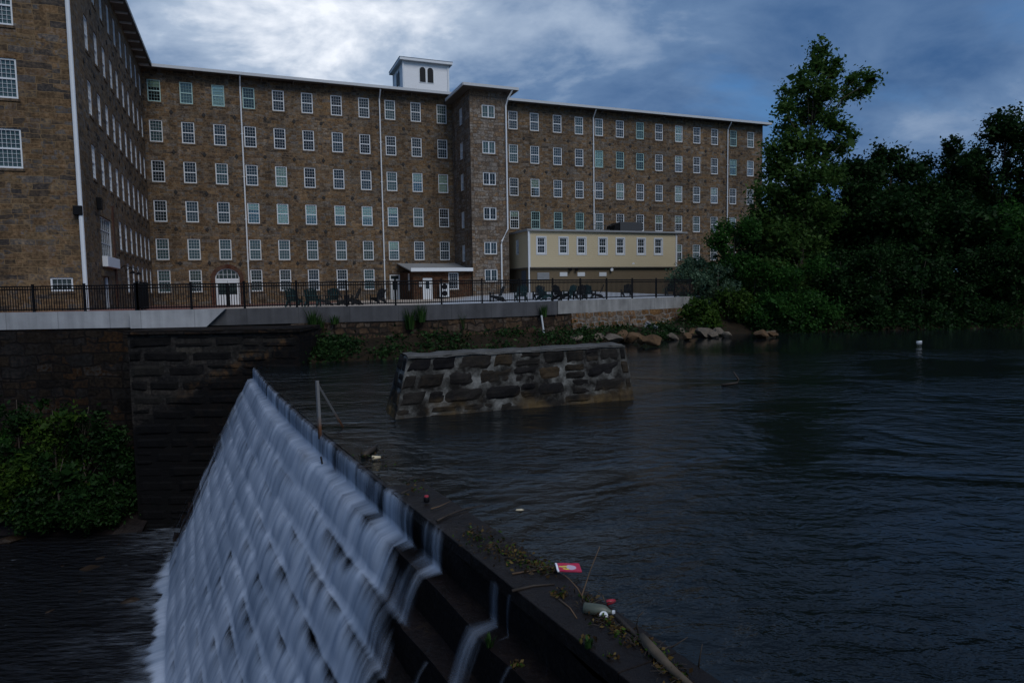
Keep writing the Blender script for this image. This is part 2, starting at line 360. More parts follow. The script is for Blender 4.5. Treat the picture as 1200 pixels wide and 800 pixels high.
# ------------------------------------------------------------------ the mill: facade with real openings
def facade(mb, o, a, u0, u1, z0, z1, holes, depth=.2):
    r = Vector((math.cos(a), math.sin(a), 0)); inn = Vector((-math.sin(a), math.cos(a), 0)) * depth; o = Vector(o)
    us = sorted({round(x, 4) for x in [u0, u1] + [h[0] for h in holes] + [h[1] for h in holes] if u0 <= x <= u1})
    zs = sorted({round(x, 4) for x in [z0, z1] + [h[2] for h in holes] + [h[3] for h in holes] if z0 <= x <= z1})
    # widen to whole runs per row to keep the face count low
    P = lambda u, z: o + r * u + Vector((0, 0, z))
    H = [[any(h[0] - 1e-3 < (us[i] + us[i + 1]) / 2 < h[1] + 1e-3 and h[2] - 1e-3 < (zs[j] + zs[j + 1]) / 2 < h[3] + 1e-3 for h in holes) for j in range(len(zs) - 1)] for i in range(len(us) - 1)]
    for j in range(len(zs) - 1):
        i = 0
        while i < len(us) - 1:
            if H[i][j]: i += 1; continue
            k = i
            while k + 1 < len(us) - 1 and not H[k + 1][j]: k += 1
            mb.quad(P(us[i], zs[j]), P(us[k + 1], zs[j]), P(us[k + 1], zs[j + 1]), P(us[i], zs[j + 1])); i = k + 1
    for i in range(len(us) - 1):
        for j in range(len(zs) - 1):
            if not H[i][j]: continue
            a0, a1, b0, b1 = us[i], us[i + 1], zs[j], zs[j + 1]
            if i == 0 or not H[i - 1][j]: mb.quad(P(a0, b0), P(a0, b1), P(a0, b1) + inn, P(a0, b0) + inn)
            if i == len(us) - 2 or not H[i + 1][j]: mb.quad(P(a1, b1), P(a1, b0), P(a1, b0) + inn, P(a1, b1) + inn)
            if j == 0 or not H[i][j - 1]: mb.quad(P(a1, b0), P(a0, b0), P(a0, b0) + inn, P(a1, b0) + inn)
            if j == len(zs) - 2 or not H[i][j + 1]: mb.quad(P(a0, b1), P(a1, b1), P(a1, b1) + inn, P(a0, b1) + inn)

_win_cache = {}
def window_meshes(w, h, cols, rows, frame='white', arch=0, fw=.085):
    k = (round(w, 2), round(h, 2), cols, rows, frame, arch)
    if k in _win_cache: return _win_cache[k]
    m = MB(); y0, y1 = .05, .15
    m.box(-w / 2, -w / 2 + fw, y0, y1, 0, h); m.box(w / 2 - fw, w / 2, y0, y1, 0, h)
    m.box(-w / 2 + fw, w / 2 - fw, y0, y1, h - fw, h); m.box(-w / 2 + fw, w / 2 - fw, y0 - .03, y1, 0, fw * 1.1)
    x0, x1, z0, z1 = -w / 2 + fw, w / 2 - fw, fw * 1.1, h - fw
    bar = .013
    if arch:                                          # a pair of casements under a shallow arched head
        m.box(-.05, .05, y0, y1, z0, z1)
        m.prism([(x, .02, h + arch * (1 - (2 * x / w) ** 2)) for x in np.linspace(w / 2, -w / 2, 9)] + [(-w / 2, .02, h - .02), (w / 2, .02, h - .02)], (0, .14, 0))
        for s in (-1, 1):
            xm = s * (x1 + .05) / 2; m.box(xm - bar / 2, xm + bar / 2, y0 + .02, y1 - .02, z0, z1)
        zz = [lerp(z0, z1, .36)]
        for z in zz:
            m.box(x0, -.05, y0 + .025, y1 - .025, z - bar / 2, z + bar / 2); m.box(.05, x1, y0 + .025, y1 - .025, z - bar / 2, z + bar / 2)
    else:
        zm = h * .5
        if rows > 2: m.box(x0, x1, y0 + .01, y1, zm - .04, zm + .04)
        spans = [(z0, zm - .04), (zm + .04, z1)] if rows > 2 else [(z0, z1)]
        nr = rows // len(spans)
        for si, (a, b) in enumerate(spans):
            dy = .02 if si == 1 else .035
            for c in range(1, cols): x = lerp(x0, x1, c / cols); m.box(x - bar / 2, x + bar / 2, y0 + dy, y1 - .02, a, b)
            for r_ in range(1, nr): z = lerp(a, b, r_ / nr); m.box(x0, x1, y0 + dy + .004, y1 - .024, z - bar / 2, z + bar / 2)
    fm = m.mesh('window', frame)
    pm = MB().box(x0, x1, .135, .17, z0, z1)
    sm = MB().box(-w / 2 - .08, w / 2 + .08, -.05, .05, -.14, -.004)
    _win_cache[k] = (fm, pm, sm, (x0, x1, z0, z1)); return _win_cache[k]
_pane_cache = {}
def add_window(parent, org, p, a, w, h, cols=4, rows=6, frame='white', pane='glass', arch=0, blind=0.0, sill=True):
    fm, pm, sm, b = window_meshes(w, h, cols, rows, frame, arch)
    o = link('window', fm, parent); o.location = Vector(p) - Vector(org); o.rotation_euler = (0, 0, a)
    key = (id(fm), 'clear' if blind else pane)
    if key not in _pane_cache: _pane_cache[key] = pm.mesh('pane', key[1])
    if blind:
        if ('c', id(fm)) not in _pane_cache: _pane_cache[('c', id(fm))] = MB().box(b[0], b[1], .135, .14, b[2], b[3]).mesh('pane', 'clear')
        link('pane', _pane_cache[('c', id(fm))], o)
        zb = lerp(b[3], b[2], blind)
        link('blind', MB().box(b[0] + .01, b[1] - .01, .16, .175, zb, b[3]).mesh('blind', 'cream_blind'), o)
        link('interior', MB().box(b[0] - .05, b[1] + .05, .195, .21, b[2] - .05, b[3] + .05).mesh('interior', 'inside'), o)
    else: link('pane', _pane_cache[key], o)
    if sill:
        if ('s', id(fm)) not in _pane_cache: _pane_cache[('s', id(fm))] = sm.mesh('sill', 'iron' if frame == 'x' else 'mill')
        link('sill', _pane_cache[('s', id(fm))], o)
    return o

ROWZ = [21.713, 18.134, 14.534, 10.944, 7.463, 4.562]
WW, WH = 1.08, 1.96
US_L = [-6.76, -4.12, -1.42, 1.23, 3.89, 6.56, 9.35, 12.06, 14.7, 17.38, 20.16]
US_R = [28.24, 30.79, 33.59, 36.33, 38.91, 41.69, 44.42, 47.07, 49.9, 52.54, 55.2, 58.08, 60.8]
TJ, TOFF, TR_ = 21.27, 6.0, 25.16
ANC = MB().prism([(.17, 0, 0), (0, 0, .22), (-.17, 0, 0), (0, 0, -.22)], (0, -.05, 0)).mesh('anchor_plate', 'iron')
ANC2 = MB().prism([(.16 * math.cos(k * PI / 4), 0, .16 * math.sin(k * PI / 4)) for k in range(8)], (0, -.05, 0)).mesh('anchor_plate', 'iron')

def downpipe(parent, org, u, y, ztop, zbot, a=0, r=.068, kick=True):
    top = [(u + .02, y - .8, ztop + .9), (u + .02, y - .66, ztop + .7), (u, y - .14, ztop + .1)] if kick else [(u, y - .14, ztop)]
    m = MB().tube(top + [(u, y - .14, lerp(ztop, zbot, .35)), (u, y - .14, zbot)], r, 8)
    for k in range(1, 5): z = lerp(ztop - .3, zbot, k / 5); m.box(u - .12, u + .12, y - .2, y - .01, z, z + .05)
    return m.build('downpipe', 'white', parent, org=org)

def eave(parent, org, u0, u1, y, z, over=.85, end0=0, end1=0, br=2.69, ridge=8.3, rise=2.25):
    # roof slab from the gutter back to the ridge, soffit, fascia board and brackets
    m = MB(); a0, a1 = u0 - end0, u1 + end1
    zr = z + rise
    m.prism([(a0, y - over, z + .02), (a0, y + ridge, zr), (a0, y + ridge, zr + .12), (a0, y - over, z + .14)], (a1 - a0, 0, 0)).build('roof', 'darkgrey', parent, org=org)
    MB().box(a0, a1, y - over + .02, y - .004, z - .12, z - .02).build('soffit', 'soffit', parent, org=org)
    MB().box(a0, a1, y - over - .13, y - over + .015, z - .16, z + .1).build('gutter', 'eave', parent, org=org)
    n = int((u1 - u0) / br)
    bm = MB().prism([(-.07, 0, -.12), (-.07, -.5, -.12), (-.07, -.45, -.24), (-.07, 0, -.42)], (.14, 0, 0)).mesh('bracket', 'soffit')
    for k in range(n):
        b = link('bracket', bm, parent); b.location = Vector((lerp(u0, u1, (k + .5) / n), y - .003, z)) - Vector(org)

def pick_pane(rng, row=0):
    x = rng.random(); return 'glass_teal' if x < .24 else 'glass_blue' if x < .5 else 'glass'

rw = random.Random(5)
def main_range(label, u0, u1, cols, rows, skip, extra_holes, blinds, teals, pipes, plates, end=False):
    org = fr((u0 + u1) / 2, 0, 2.2); loc = ((u0 + u1) / 2, 0, 2.2)
    root = empty('mill_building', org, label, 'mill', rz=FRAME_ROT)
    holes = []
    wins = []
    for c, u in enumerate(cols):
        for r_ in rows:
            if (c, r_) in skip: continue
            h = WH if r_ < 5 else 2.1; z = ROWZ[r_] - h / 2 if r_ < 5 else 3.47
            holes.append((u - WW / 2, u + WW / 2, z, z + h)); wins.append((c, r_, u, z, h))
    m = MB(); facade(m, (0, 0, 0), 0, u0, u1, 1.6, 23.6, holes + extra_holes)
    m.box(u0 + .01, u1 - .01, .26, .4, 1.6, 23.5)     # inner leaf closes the openings
    if end: m.box(u1 - .3, u1 - .002, .41, 16, 1.6, 23.5)
    m.build('wall', 'mill', root, org=loc)
    for c, r_, u, z, h in wins:
        bl = blinds.get((c, r_), 0) or (rw.choice((.3, .42, .5, .5, .98)) if rw.random() < .13 else 0)
        add_window(root, loc, (u, 0, z), 0, WW, h, 4, 6, 'teal' if (c, r_) in teals else 'white', pick_pane(rw), 0, bl)
    for u, z in plates:
        b = link('anchor_plate', ANC if rw.random() < .6 else ANC2, root); b.location = Vector((u, -.003, z)) - Vector(loc)
    for u, zt, zb in pipes: downpipe(root, loc, u, 0, zt, zb)
    eave(root, loc, u0, u1, 0, 23.7, end1=.6 if end else 0)
    return root, loc

pl = [(u + 1.3 + rw.uniform(-.1, .1), z + rw.uniform(-.06, .06)) for u in US_L for z in (19.88, 16.27, 12.65, 9.35, 6.15) if u < 19.6 or z > 7]
ARCH_U0, ARCH_U1, SPR, TOPZ = -2.47, -.27, 4.75, 5.72
arch_holes = []
NA = 14
for k in range(NA):
    a = lerp(ARCH_U0, ARCH_U1, k / NA); b = lerp(ARCH_U0, ARCH_U1, (k + 1) / NA); x = ((a + b) / 2 - (ARCH_U0 + ARCH_U1) / 2) / ((ARCH_U1 - ARCH_U0) / 2)
    arch_holes.append((a, b, 2.15, SPR + (TOPZ - SPR) * math.sqrt(max(0, 1 - x * x))))
left_root, left_loc = main_range('long brown stone mill range between the projecting wing and the stair tower', -7.7, TJ, US_L, range(6),
    {(2, 5), (8, 5), (9, 5), (10, 5)}, arch_holes + [(14.15, 15.25, 2.3, 5.0)],
    {(4, 3): .97, (5, 3): .6, (6, 3): .55, (7, 3): .62, (8, 3): .35, (3, 3): .3}, {(0, 0), (1, 0), (2, 0), (3, 0)},
    [(.52, 22.6, 2.3), (13.62, 22.6, 2.5)], pl)
# arched entrance
def arc_pts(u0, u1, spr, top, n, y, grow=0):
    c, hw = (u0 + u1) / 2, (u1 - u0) / 2 + grow
    return [(c + hw * math.cos(t), y, spr + (top - spr + grow) * math.sin(t)) for t in np.linspace(0, PI, n)]
o_ = arc_pts(ARCH_U0, ARCH_U1, SPR, TOPZ, 17, -.03, .34); i_ = arc_pts(ARCH_U0, ARCH_U1, SPR, TOPZ, 17, -.03, -.03)
m = MB()
for k in range(16):
    m.prism([i_[k], o_[k], o_[k + 1], i_[k + 1]], (0, .1, 0))
m.box(ARCH_U0 - .34, ARCH_U0 + .03, -.03, .07, 2.15, SPR - .003); m.box(ARCH_U1 - .03, ARCH_U1 + .34, -.03, .07, 2.15, SPR - .003)
m.build('arch_surround', 'brickred', left_root, org=left_loc)
m = MB(); oo = arc_pts(ARCH_U0, ARCH_U1, SPR, TOPZ, 17, .1, -.02); ii = arc_pts(ARCH_U0, ARCH_U1, SPR, TOPZ, 17, .1, -.12)
for k in range(16): m.prism([ii[k], oo[k], oo[k + 1], ii[k + 1]], (0, .08, 0))
m.box(ARCH_U0 + .02, ARCH_U1 - .02, .1, .18, 4.52, 4.72)
for s, e in ((ARCH_U0 + .02, ARCH_U0 + .14), (ARCH_U1 - .14, ARCH_U1 - .02)): m.box(s, e, .1, .18, 2.2, 4.515); m.box(s, e, .1, .18, 4.725, SPR)
for k in range(1, 6): x = lerp(ARCH_U0, ARCH_U1, k / 6); m.box(x - .015, x + .015, .12, .16, 4.725, SPR + (TOPZ - SPR - .12) * math.sqrt(1 - ((k - 3) / 3.1) ** 2))
m.box(ARCH_U0 + .15, ARCH_U1 - .15, .125, .155, 5.1, 5.13)
dr = m.build('door', 'white', left_root, org=left_loc)
MB().box(ARCH_U0 + .03, ARCH_U1 - .03, .19, .22, 2.2, 5.7).build('pane', 'glass', dr, org=left_loc)
for s in (0, 1):
    a = lerp(ARCH_U0 + .15, (ARCH_U0 + ARCH_U1) / 2 + .01, s); b = a + .93
    if s: a, b = (ARCH_U0 + ARCH_U1) / 2 + .01, ARCH_U1 - .15
    m = MB(); m.box(a, a + .14, .11, .16, 2.22, 4.5); m.box(b - .14, b, .11, .16, 2.22, 4.5); m.box(a + .14, b - .14, .11, .16, 4.3, 4.5); m.box(a + .14, b - .14, .11, .16, 2.22, 3.2)
    m.build('leaf', 'white', dr, org=left_loc)
# small white door with transom
m = MB(); m.box(14.17, 14.28, .05, .13, 2.3, 4.98); m.box(15.12, 15.23, .05, .13, 2.3, 4.98); m.box(14.28, 15.12, .05, .13, 4.42, 4.52); m.box(14.28, 15.12, .05, .13, 4.88, 4.98)
m.box(14.285, 14.47, .07, .12, 2.3, 4.415); m.box(14.93, 15.115, .07, .12, 2.3, 4.415); m.box(14.475, 14.925, .07, .12, 2.3, 3.4); m.box(14.475, 14.925, .07, .12, 4.25, 4.415)
dr = m.build('door', 'white', left_root, org=left_loc); MB().box(14.3, 15.1, .135, .16, 2.4, 4.9).build('pane', 'glass', dr, org=left_loc)
MB().box(14.88, 14.91, .02, .07, 3.3, 3.36).build('handle', 'grey', dr, org=left_loc)

plr = [(u + 1.33 + rw.uniform(-.1, .1), z + rw.uniform(-.06, .06)) for u in [25.6] + US_R[:-1] for z in (19.88, 16.27, 12.65) ] + [(u + 1.33, 9.3) for u in US_R[8:-1]]
right_root, right_loc = main_range('long brown stone mill range running from the stair tower to the trees', TJ + .02, 62.7, US_R, range(6), {(c, 5) for c in range(13)} | {(c, 4) for c in range(0, 6)},
    [], {(8, 2): .95, (8, 1): .4, (7, 3): .5, (5, 2): .9}, {(1, 3), (2, 3), (3, 3), (6, 0), (6, 1), (5, 1), (4, 1), (11, 0), (11, 1)}, [(38.1, 22.6, 9.2), (57.1, 22.6, 2.5)], plr, True)

# stair tower
tl = ((TJ + TR_) / 2, -TOFF, 2.4)
tw = empty('stair_tower', fr(*tl), 'square stone stair tower with arched casements standing out from the mill', 'tower', rz=FRAME_ROT)
m = MB(); TWZ = [20.83, 17.35, 14.3, 10.88, 7.46, 4.74]
tu = 23.2
facade(m, (0, -TOFF, 0), 0, TJ, TR_, 1.6, 22.9, [(tu - .68, tu + .68, z - .68, z + .56) for z in TWZ])
SZ = [20.79, 17.38, 14.23, 10.42, 7.03]
facade(m, (TJ, 0, 0), -PI / 2, .0, TOFF, 1.6, 22.9, [(3.05 - .5, 3.05 + .5, z - .85, z + .85) for z in SZ])
m.quad((TR_, 0, 1.6), (TR_, 0, 22.9), (TR_, -TOFF, 22.9), (TR_, -TOFF, 1.6))
m.box(TJ + .27, TR_ - .1, -TOFF + .27, -.1, 1.7, 22.8)
m.build('wall', 'tower', tw, org=tl)
for z in TWZ: add_window(tw, tl, (tu, -TOFF, z - .68), 0, 1.36, 1.24, 2, 2, 'white', pick_pane(rw), .22)
for z in SZ: add_window(tw, tl, (TJ, -3.05, z - .85), -PI / 2, 1.0, 1.7, 4, 6)
m = MB(); a, b, c, d = TJ - .85, TR_ + .85, -TOFF - .85, .3
apex = (tu, -2.5, 24.0)
for q in (((a, c, 23.0), (b, c, 23.0)), ((b, c, 23.0), (b, d, 23.0)), ((a, d, 23.0), (a, c, 23.0))): m.quad(q[0], q[1], apex)
m.box(a, b, c, -.005, 22.88, 22.98).build('roof', 'darkgrey', tw, org=tl)
MB().box(a + .02, b - .02, c + .02, -.01, 22.76, 22.875).build('soffit', 'soffit', tw, org=tl)
g = MB(); g.box(a - .06, b + .06, c - .13, c - .003, 22.8, 23.06); g.box(a - .13, a - .003, c, -.9, 22.8, 23.06); g.box(b + .003, b + .13, c, -.9, 22.8, 23.06)
g.build('gutter', 'eave', tw, org=tl)
uu, _ = at_front(594.2, 250, TOFF)
MB().tube([(TR_ + .3, -TOFF - .85, 22.8), (TR_ - .05, -TOFF - .4, 22.0), (uu, -TOFF - .13, 21.4), (uu, -TOFF - .13, 9.3), (uu - .65, -TOFF - .13, 8.1), (uu - .72, -TOFF - .13, 7.7), (uu - .72, -TOFF - .13, 2.9)], .085, 8).build('downpipe', 'white', tw, org=tl)

# cupola on the roof ridge
cl = (20.7, 10.6, 25.9)
cu = empty('cupola', fr(*cl), 'white clapboard cupola with paired arched louvres above the mill roof', 'cupola', rz=FRAME_ROT)
CX0, CX1, CY0, CY1 = 18.03, 23.35, 8.0, 13.2
MB().box(CX0, CX1, CY0, CY1, 25.2, 29.45).build('wall', 'clap', cu, org=cl)
for x in (CX0, CX1):
    for y in (CY0, CY1): MB().box(x - .1, x + .1, y - .1, y + .1, 25.2, 29.44).build('corner_board', 'white', cu, org=cl)
m = MB(); m.box(CX0 - .45, CX1 + .45, CY0 - .45, CY1 + .45, 29.455, 29.75); m.build('eave', 'white', cu, org=cl)
m = MB(); E_ = [(CX0 - .5, CY0 - .5), (CX1 + .5, CY0 - .5), (CX1 + .5, CY1 + .5), (CX0 - .5, CY1 + .5)]
for k in range(4): m.quad((*E_[k], 29.76), (*E_[(k + 1) % 4], 29.76), ((CX0 + CX1) / 2, (CY0 + CY1) / 2, 30.6))
m.build('roof', 'darkgrey', cu, org=cl)
def arched(mb, c, y, hw, z0, spr, th, side=None):
    p = [(c + hw, z0), (c + hw, spr)] + [(c + hw * math.cos(t), spr + hw * math.sin(t)) for t in np.linspace(0, PI, 9)][1:-1] + [(c - hw, spr), (c - hw, z0)]
    if side is None: mb.prism([(a, y, z) for a, z in p], (0, th, 0))
    else: mb.prism([(side, a, z) for a, z in p], (th, 0, 0))
for fn in (0, 1):
    for s in (-1, 1):
        c = (20.75 if not fn else (CY0 + CY1) / 2) + s * .46
        f = MB(); arched(f, c, CY0 - .04, .42, 27.2, 28.62, .035, None if not fn else CX0 - .04); w_ = f.build('louvre_window', 'white', cu, org=cl)
        f = MB(); arched(f, c, CY0 - .06, .34, 27.28, 28.62, .018, None if not fn else CX0 - .06); f.build('louvre', 'louvre', w_, org=cl)

# projecting wing at the left
WU, WY = -7.7, -27.94
wl = (-13.5, WY, 2.4)
wing = empty('mill_wing', fr(*wl), 'near stone mill wing with small panes and a white pipe on its corner', 'mill', rz=FRAME_ROT)
wws = [1.25, 3.8, 6.35, 8.9, 11.45, 14.0, 16.4, 18.95, 21.5, 24.25]
holes = []; wn = []
for i, w_ in enumerate(wws):
    for r_ in range(6):
        if r_ in (4, 5) and i > (6 if r_ == 4 else 5): continue
        h = WH if r_ < 5 else 2.1; z = ROWZ[r_] - h / 2 if r_ < 5 else 3.47
        if r_ == 4: z -= .12
        holes.append((-w_ - WW / 2, -w_ + WW / 2, z, z + h)); wn.append((-w_, z, h))
BW0, BW1 = -23.6, -19.95
holes += [(BW0, BW1, 5.62, 8.02), (-23.3, -21.9, 2.3, 4.4)]
m = MB(); facade(m, (WU, 0, 0), PI / 2, WY, 0, 1.6, 23.6, holes)
m.box(WU - .4, WU - .26, WY + .3, .3, 1.6, 23.5)
m.build('wall', 'mill', wing, org=wl)
fwn = []
for u in (-10.92, -13.6, -16.3):
    for z in (17.95, 14.33, 10.83): fwn.append((u - .66, u + .66, z - 1.0, z + 1.0))
bz = [at_front(x, y, 27.94) for x, y in ((58.5, 325.2), (86.3, 341))]
fholes = fwn + [(bz[0][0], bz[1][0], bz[1][1], bz[0][1])]
m = MB(); facade(m, (0, WY, 0), 0, -19.5, WU, 1.6, 23.6, fholes)
m.box(-19.4, WU - .45, WY + .28, WY + .42, 1.6, 23.5); m.quad((-19.5, WY, 23.6), (WU, WY, 23.6), ((-19.5 + WU) / 2, WY, 26.4))
m.quad((-19.5, WY, 1.6), (-19.5, WY, 23.6), (-19.5, 10, 23.6), (-19.5, 10, 1.6))
m.build('gable_wall', 'wingfront', wing, org=wl)
for c, z, h in wn: add_window(wing, wl, (WU, c, z), PI / 2, WW, h, 4, 6, 'white', pick_pane(rw))
for a, b, z0, z1 in fwn: add_window(wing, wl, ((a + b) / 2, WY, z0), 0, b - a, z1 - z0, 6, 8, 'white', 'glass_teal')
a, b, z0, z1 = fholes[-1]; add_window(wing, wl, ((a + b) / 2, WY, z0), 0, b - a, z1 - z0, 4, 2, 'white', 'glass')
# big industrial window, white panel under it, door, lamps
fm = MB(); L = BW1 - BW0; fm.box(-L / 2, -L / 2 + .08, .05, .15, 0, 2.4); fm.box(L / 2 - .08, L / 2, .05, .15, 0, 2.4)
for z in (0, .8, 1.58, 2.33): fm.box(-L / 2 + .08, L / 2 - .08, .115, .15, z, z + .06)
for k in range(1, 6): x = lerp(-L / 2, L / 2, k / 6); fm.box(x - .02, x + .02, .12, .148, .07, 2.33)
bw = fm.build('window', 'eave', wing); bw.location = Vector((WU, (BW0 + BW1) / 2, 5.62)) - Vector(wl); bw.rotation_euler = (0, 0, PI / 2)
MB().box(-L / 2 + .02, L / 2 - .02, .16, .19, .02, 2.38).build('pane', 'glass', bw)
MB().box(WU + .003, WU + .3, BW0 - .1, BW1 + .5, 4.98, 5.6).build('panel', 'white', wing, org=wl, bevel=.02)
MB().box(WU + .003, WU + .12, -24, -21.6, 4.42, 4.75).build('lintel', 'wood', wing, org=wl)
for a, b in ((-23.28, -23.1), (-22.1, -21.92)): MB().box(WU - .16, WU - .06, a, b, 2.3, 4.38).build('door_frame', 'white', wing, org=wl)
dd = MB().box(WU - .2, WU - .165, -23.09, -22.11, 2.3, 4.38).build('door', 'door_grey', wing, org=wl)
MB().box(WU + .003, WU + .08, -19.7, -19.2, 2.2, 9.0).build('brick_quoin', 'brickred', wing, org=wl)
MB().box(WU + .003, WU + .25, -24.4, -23.9, 8.25, 8.95).build('wall_lamp', 'black', wing, org=wl, bevel=.03)
MB().box(WU - .45, WU - .02, WY - .3, WY - .003, 7.5, 8.0).build('wall_lamp', 'black', wing, org=wl, bevel=.03)
for w_ in (-18.4, -15.6):
    MB().tube([(WU + .01, w_, 4.95), (WU + .4, w_, 5.25), (WU + .8, w_, 5.1), (WU + .85, w_, 4.85)], .03, 6).tube([(WU + .85, w_, 4.88), (WU + .85, w_, 4.7)], [.06, .25], 10).build('gooseneck_lamp', 'black', wing, org=wl)
for w_ in wws:
    for z in (19.88, 16.27, 12.65, 9.3, 6.05):
        if z < 10 and w_ > 17: continue
        b = link('anchor_plate', ANC2, wing); b.location = Vector((WU + .003, -w_ - 1.28, z)) - Vector(wl); b.rotation_euler = (0, 0, PI / 2)
MB().tube([(WU - .12, WY - .14, 23.3), (WU - .12, WY - .14, 2.4)], .11, 8).build('downpipe', 'white', wing, org=wl)
m = MB(); zr = 26.3
for s in (0, 1):
    e = WU + .85 if s == 0 else -19.5 - .85; q = [(e, WY - .7, 23.72), (e, 12, 23.72), ((-19.5 + WU) / 2, 12, zr), ((-19.5 + WU) / 2, WY - .7, zr)]
    m.prism(q, (0, 0, .14))
m.build('roof', 'darkgrey', wing, org=wl)
MB().box(WU + .004, WU + .83, WY - .6, -.9, 23.58, 23.69).build('soffit', 'soffit', wing, org=wl)
MB().box(WU + .835, WU + .98, WY - .7, -.9, 23.54, 23.82).build('gutter', 'darkgrey', wing, org=wl)
for k in range(14):
    y = lerp(WY + 1, -1.5, k / 13); MB().box(WU + .003, WU + .8, y, y + .12, 23.44, 23.575).build('bracket', 'eave', wing, org=wl)

# brick entry block with shed roof
el = (18.2, -TOFF + .3, 2.4)
en = empty('entry_porch', fr(*el), 'low brick entry block with a pale shed roof tucked beside the stair tower', 'porch', rz=FRAME_ROT)
m = MB(); EY = -5.6
facade(m, (0, EY, 0), 0, 15.25, TJ - .01, 1.7, 5.12, [(16.25, 17.2, 2.3, 4.5), (18.85, 19.9, 3.35, 5.0)])
facade(m, (15.25, 0, 0), -PI / 2, .02, -EY, 1.7, 5.12, [(3.4, 4.3, 3.3, 5.0)])
m.box(15.5, TJ - .02, EY + .25, -.03, 1.7, 5.1)
m.build('wall', 'entrybrick', en, org=el)
MB().prism([(14.95, EY - .42, 5.14), (14.95, -.02, 6.05), (14.95, -.02, 6.15), (14.95, EY - .42, 5.24)], (TJ - .005 - 14.95, 0, 0)).build('roof', 'grey', en, org=el)
MB().box(15.0, TJ - .005, EY - .5, EY - .425, 5.12, 5.46).build('fascia', 'white', en, org=el)
add_window(en, el, (19.375, EY, 3.35), 0, 1.03, 1.64, 4, 6, 'white', 'glass'); add_window(en, el, (15.25, -3.85, 3.3), -PI / 2, .88, 1.68, 4, 6)
m = MB(); m.box(16.26, 16.37, .0 + EY + .03, EY + .12, 2.4, 4.49); m.box(17.08, 17.19, EY + .03, EY + .12, 2.4, 4.49); m.box(16.375, 17.075, EY + .03, EY + .12, 4.36, 4.49)
m.box(16.38, 16.53, EY + .05, EY + .11, 2.4, 4.35); m.box(16.92, 17.07, EY + .05, EY + .11, 2.4, 4.35); m.box(16.535, 16.915, EY + .05, EY + .11, 2.4, 3.45); m.box(16.535, 16.915, EY + .05, EY + .11, 4.2, 4.35)
dr = m.build('door', 'white', en, org=el); MB().box(16.4, 17.05, EY + .12, EY + .15, 2.5, 4.3).build('pane', 'glass', dr, org=el); MB().box(16.96, 17.0, EY, EY + .05, 3.35, 3.42).build('handle', 'grey', dr, org=el)
MB().box(15.85, 16.1, EY - .15, EY - .003, 3.65, 4.1).build('meter_box', 'eave', en, org=el, bevel=.02)
# heat pump
hp = empty('heat_pump', fr(18.25, EY - .45, 2.5), 'white twin fan heat pump unit between the entry door and its window', 'heat pump', rz=FRAME_ROT)
MB().box(-.48, .48, -.18, .18, .12, 1.5).build('casing', 'white', hp, bevel=.03)
for z in (.48, 1.12):
    MB().tube([(0, -.182, z), (0, -.2, z)], .27, 20).build('fan_grille', 'black', hp)
for x in (-.38, .38): MB().box(x - .05, x + .05, -.2, .2, 0, .118).build('foot', 'darkgrey', hp)

# cream annexe
AU0, AU1, AOFF, AZ0, AZ1 = 26.05, 43.25, 9.0, 5.39, 8.9
al = ((AU0 + AU1) / 2, -AOFF / 2, 2.9)
an = empty('annexe_building', fr(*al), 'flat roofed annexe in cream siding over a recessed tan base', 'building', rz=FRAME_ROT)
axs = [634.2, 660.2, 681.4, 706.3, 726.9, 751.4, 771.5]
ah = []
for x in axs:
    u, zt = at_front(x, 277.2, AOFF); ah.append((u - .44, u + .44, 6.72, 8.28))
m = MB(); facade(m, (0, -AOFF, 0), 0, AU0, AU1, AZ0, AZ1, ah)
sw = (4.4, 5.15)
facade(m, (AU0, 0, 0), -PI / 2, .02, AOFF, AZ0, AZ1, [(5.6, 6.4, 6.75, 8.3)])
m.quad((AU1, -AOFF, AZ0), (AU1, 0, AZ0), (AU1, 0, AZ1), (AU1, -AOFF, AZ1)); m.box(AU0 + .25, AU1 - .05, -AOFF + .25, -.03, AZ0, AZ1 - .01)
m.build('wall', 'siding', an, org=al)
for a, b, z0, z1 in ah:
    w = add_window(an, al, ((a + b) / 2, -AOFF, z0), 0, b - a, z1 - z0, 3, 4, 'white', 'glass', sill=False)
    cx = (a + b) / 2; t_ = MB(); t_.box(cx - .57, cx - .445, -AOFF - .03, -AOFF + .02, z0 - .14, z1 + .14); t_.box(cx + .445, cx + .57, -AOFF - .03, -AOFF + .02, z0 - .14, z1 + .14); t_.box(cx - .444, cx + .444, -AOFF - .03, -AOFF + .02, z1 + .005, z1 + .14); t_.box(cx - .444, cx + .444, -AOFF - .03, -AOFF + .02, z0 - .14, z0 - .005)
    tr = t_.mesh('trim', 'eave', org=(cx, -AOFF, z0)); link('trim', tr, w)
add_window(an, al, (AU0, -6.0, 6.75), -PI / 2, .78, 1.53, 3, 4, 'white', 'glass', sill=False)
m = MB(); m.box(AU0 - .03, AU0 + .16, -AOFF - .035, -AOFF - .004, AZ0, AZ1 - .01); m.box(AU0 - .035, AU0 - .004, -AOFF - .03, -AOFF + .16, AZ0, AZ1 - .01); m.box(AU1 - .16, AU1 + .03, -AOFF - .035, -AOFF - .004, AZ0, AZ1 - .01)
m.build('corner_board', 'eave', an, org=al)
MB().box(AU0 - .25, AU1 + 1.2, -AOFF - .25, -.03, AZ1 + .003, AZ1 + .18).build('roof', 'grey', an, org=al)
MB().box(AU0 + .25, AU1 - .3, -AOFF + .3, -.04, 1.8, AZ0 - .004).build('base_wall', 'tan', an, org=al)
MB().box(AU0 + .01, AU1 - .01, -AOFF + .02, -.04, AZ0 - .09, AZ0 - .004).build('soffit', 'soffit', an, org=al)
BYF = -AOFF + .3
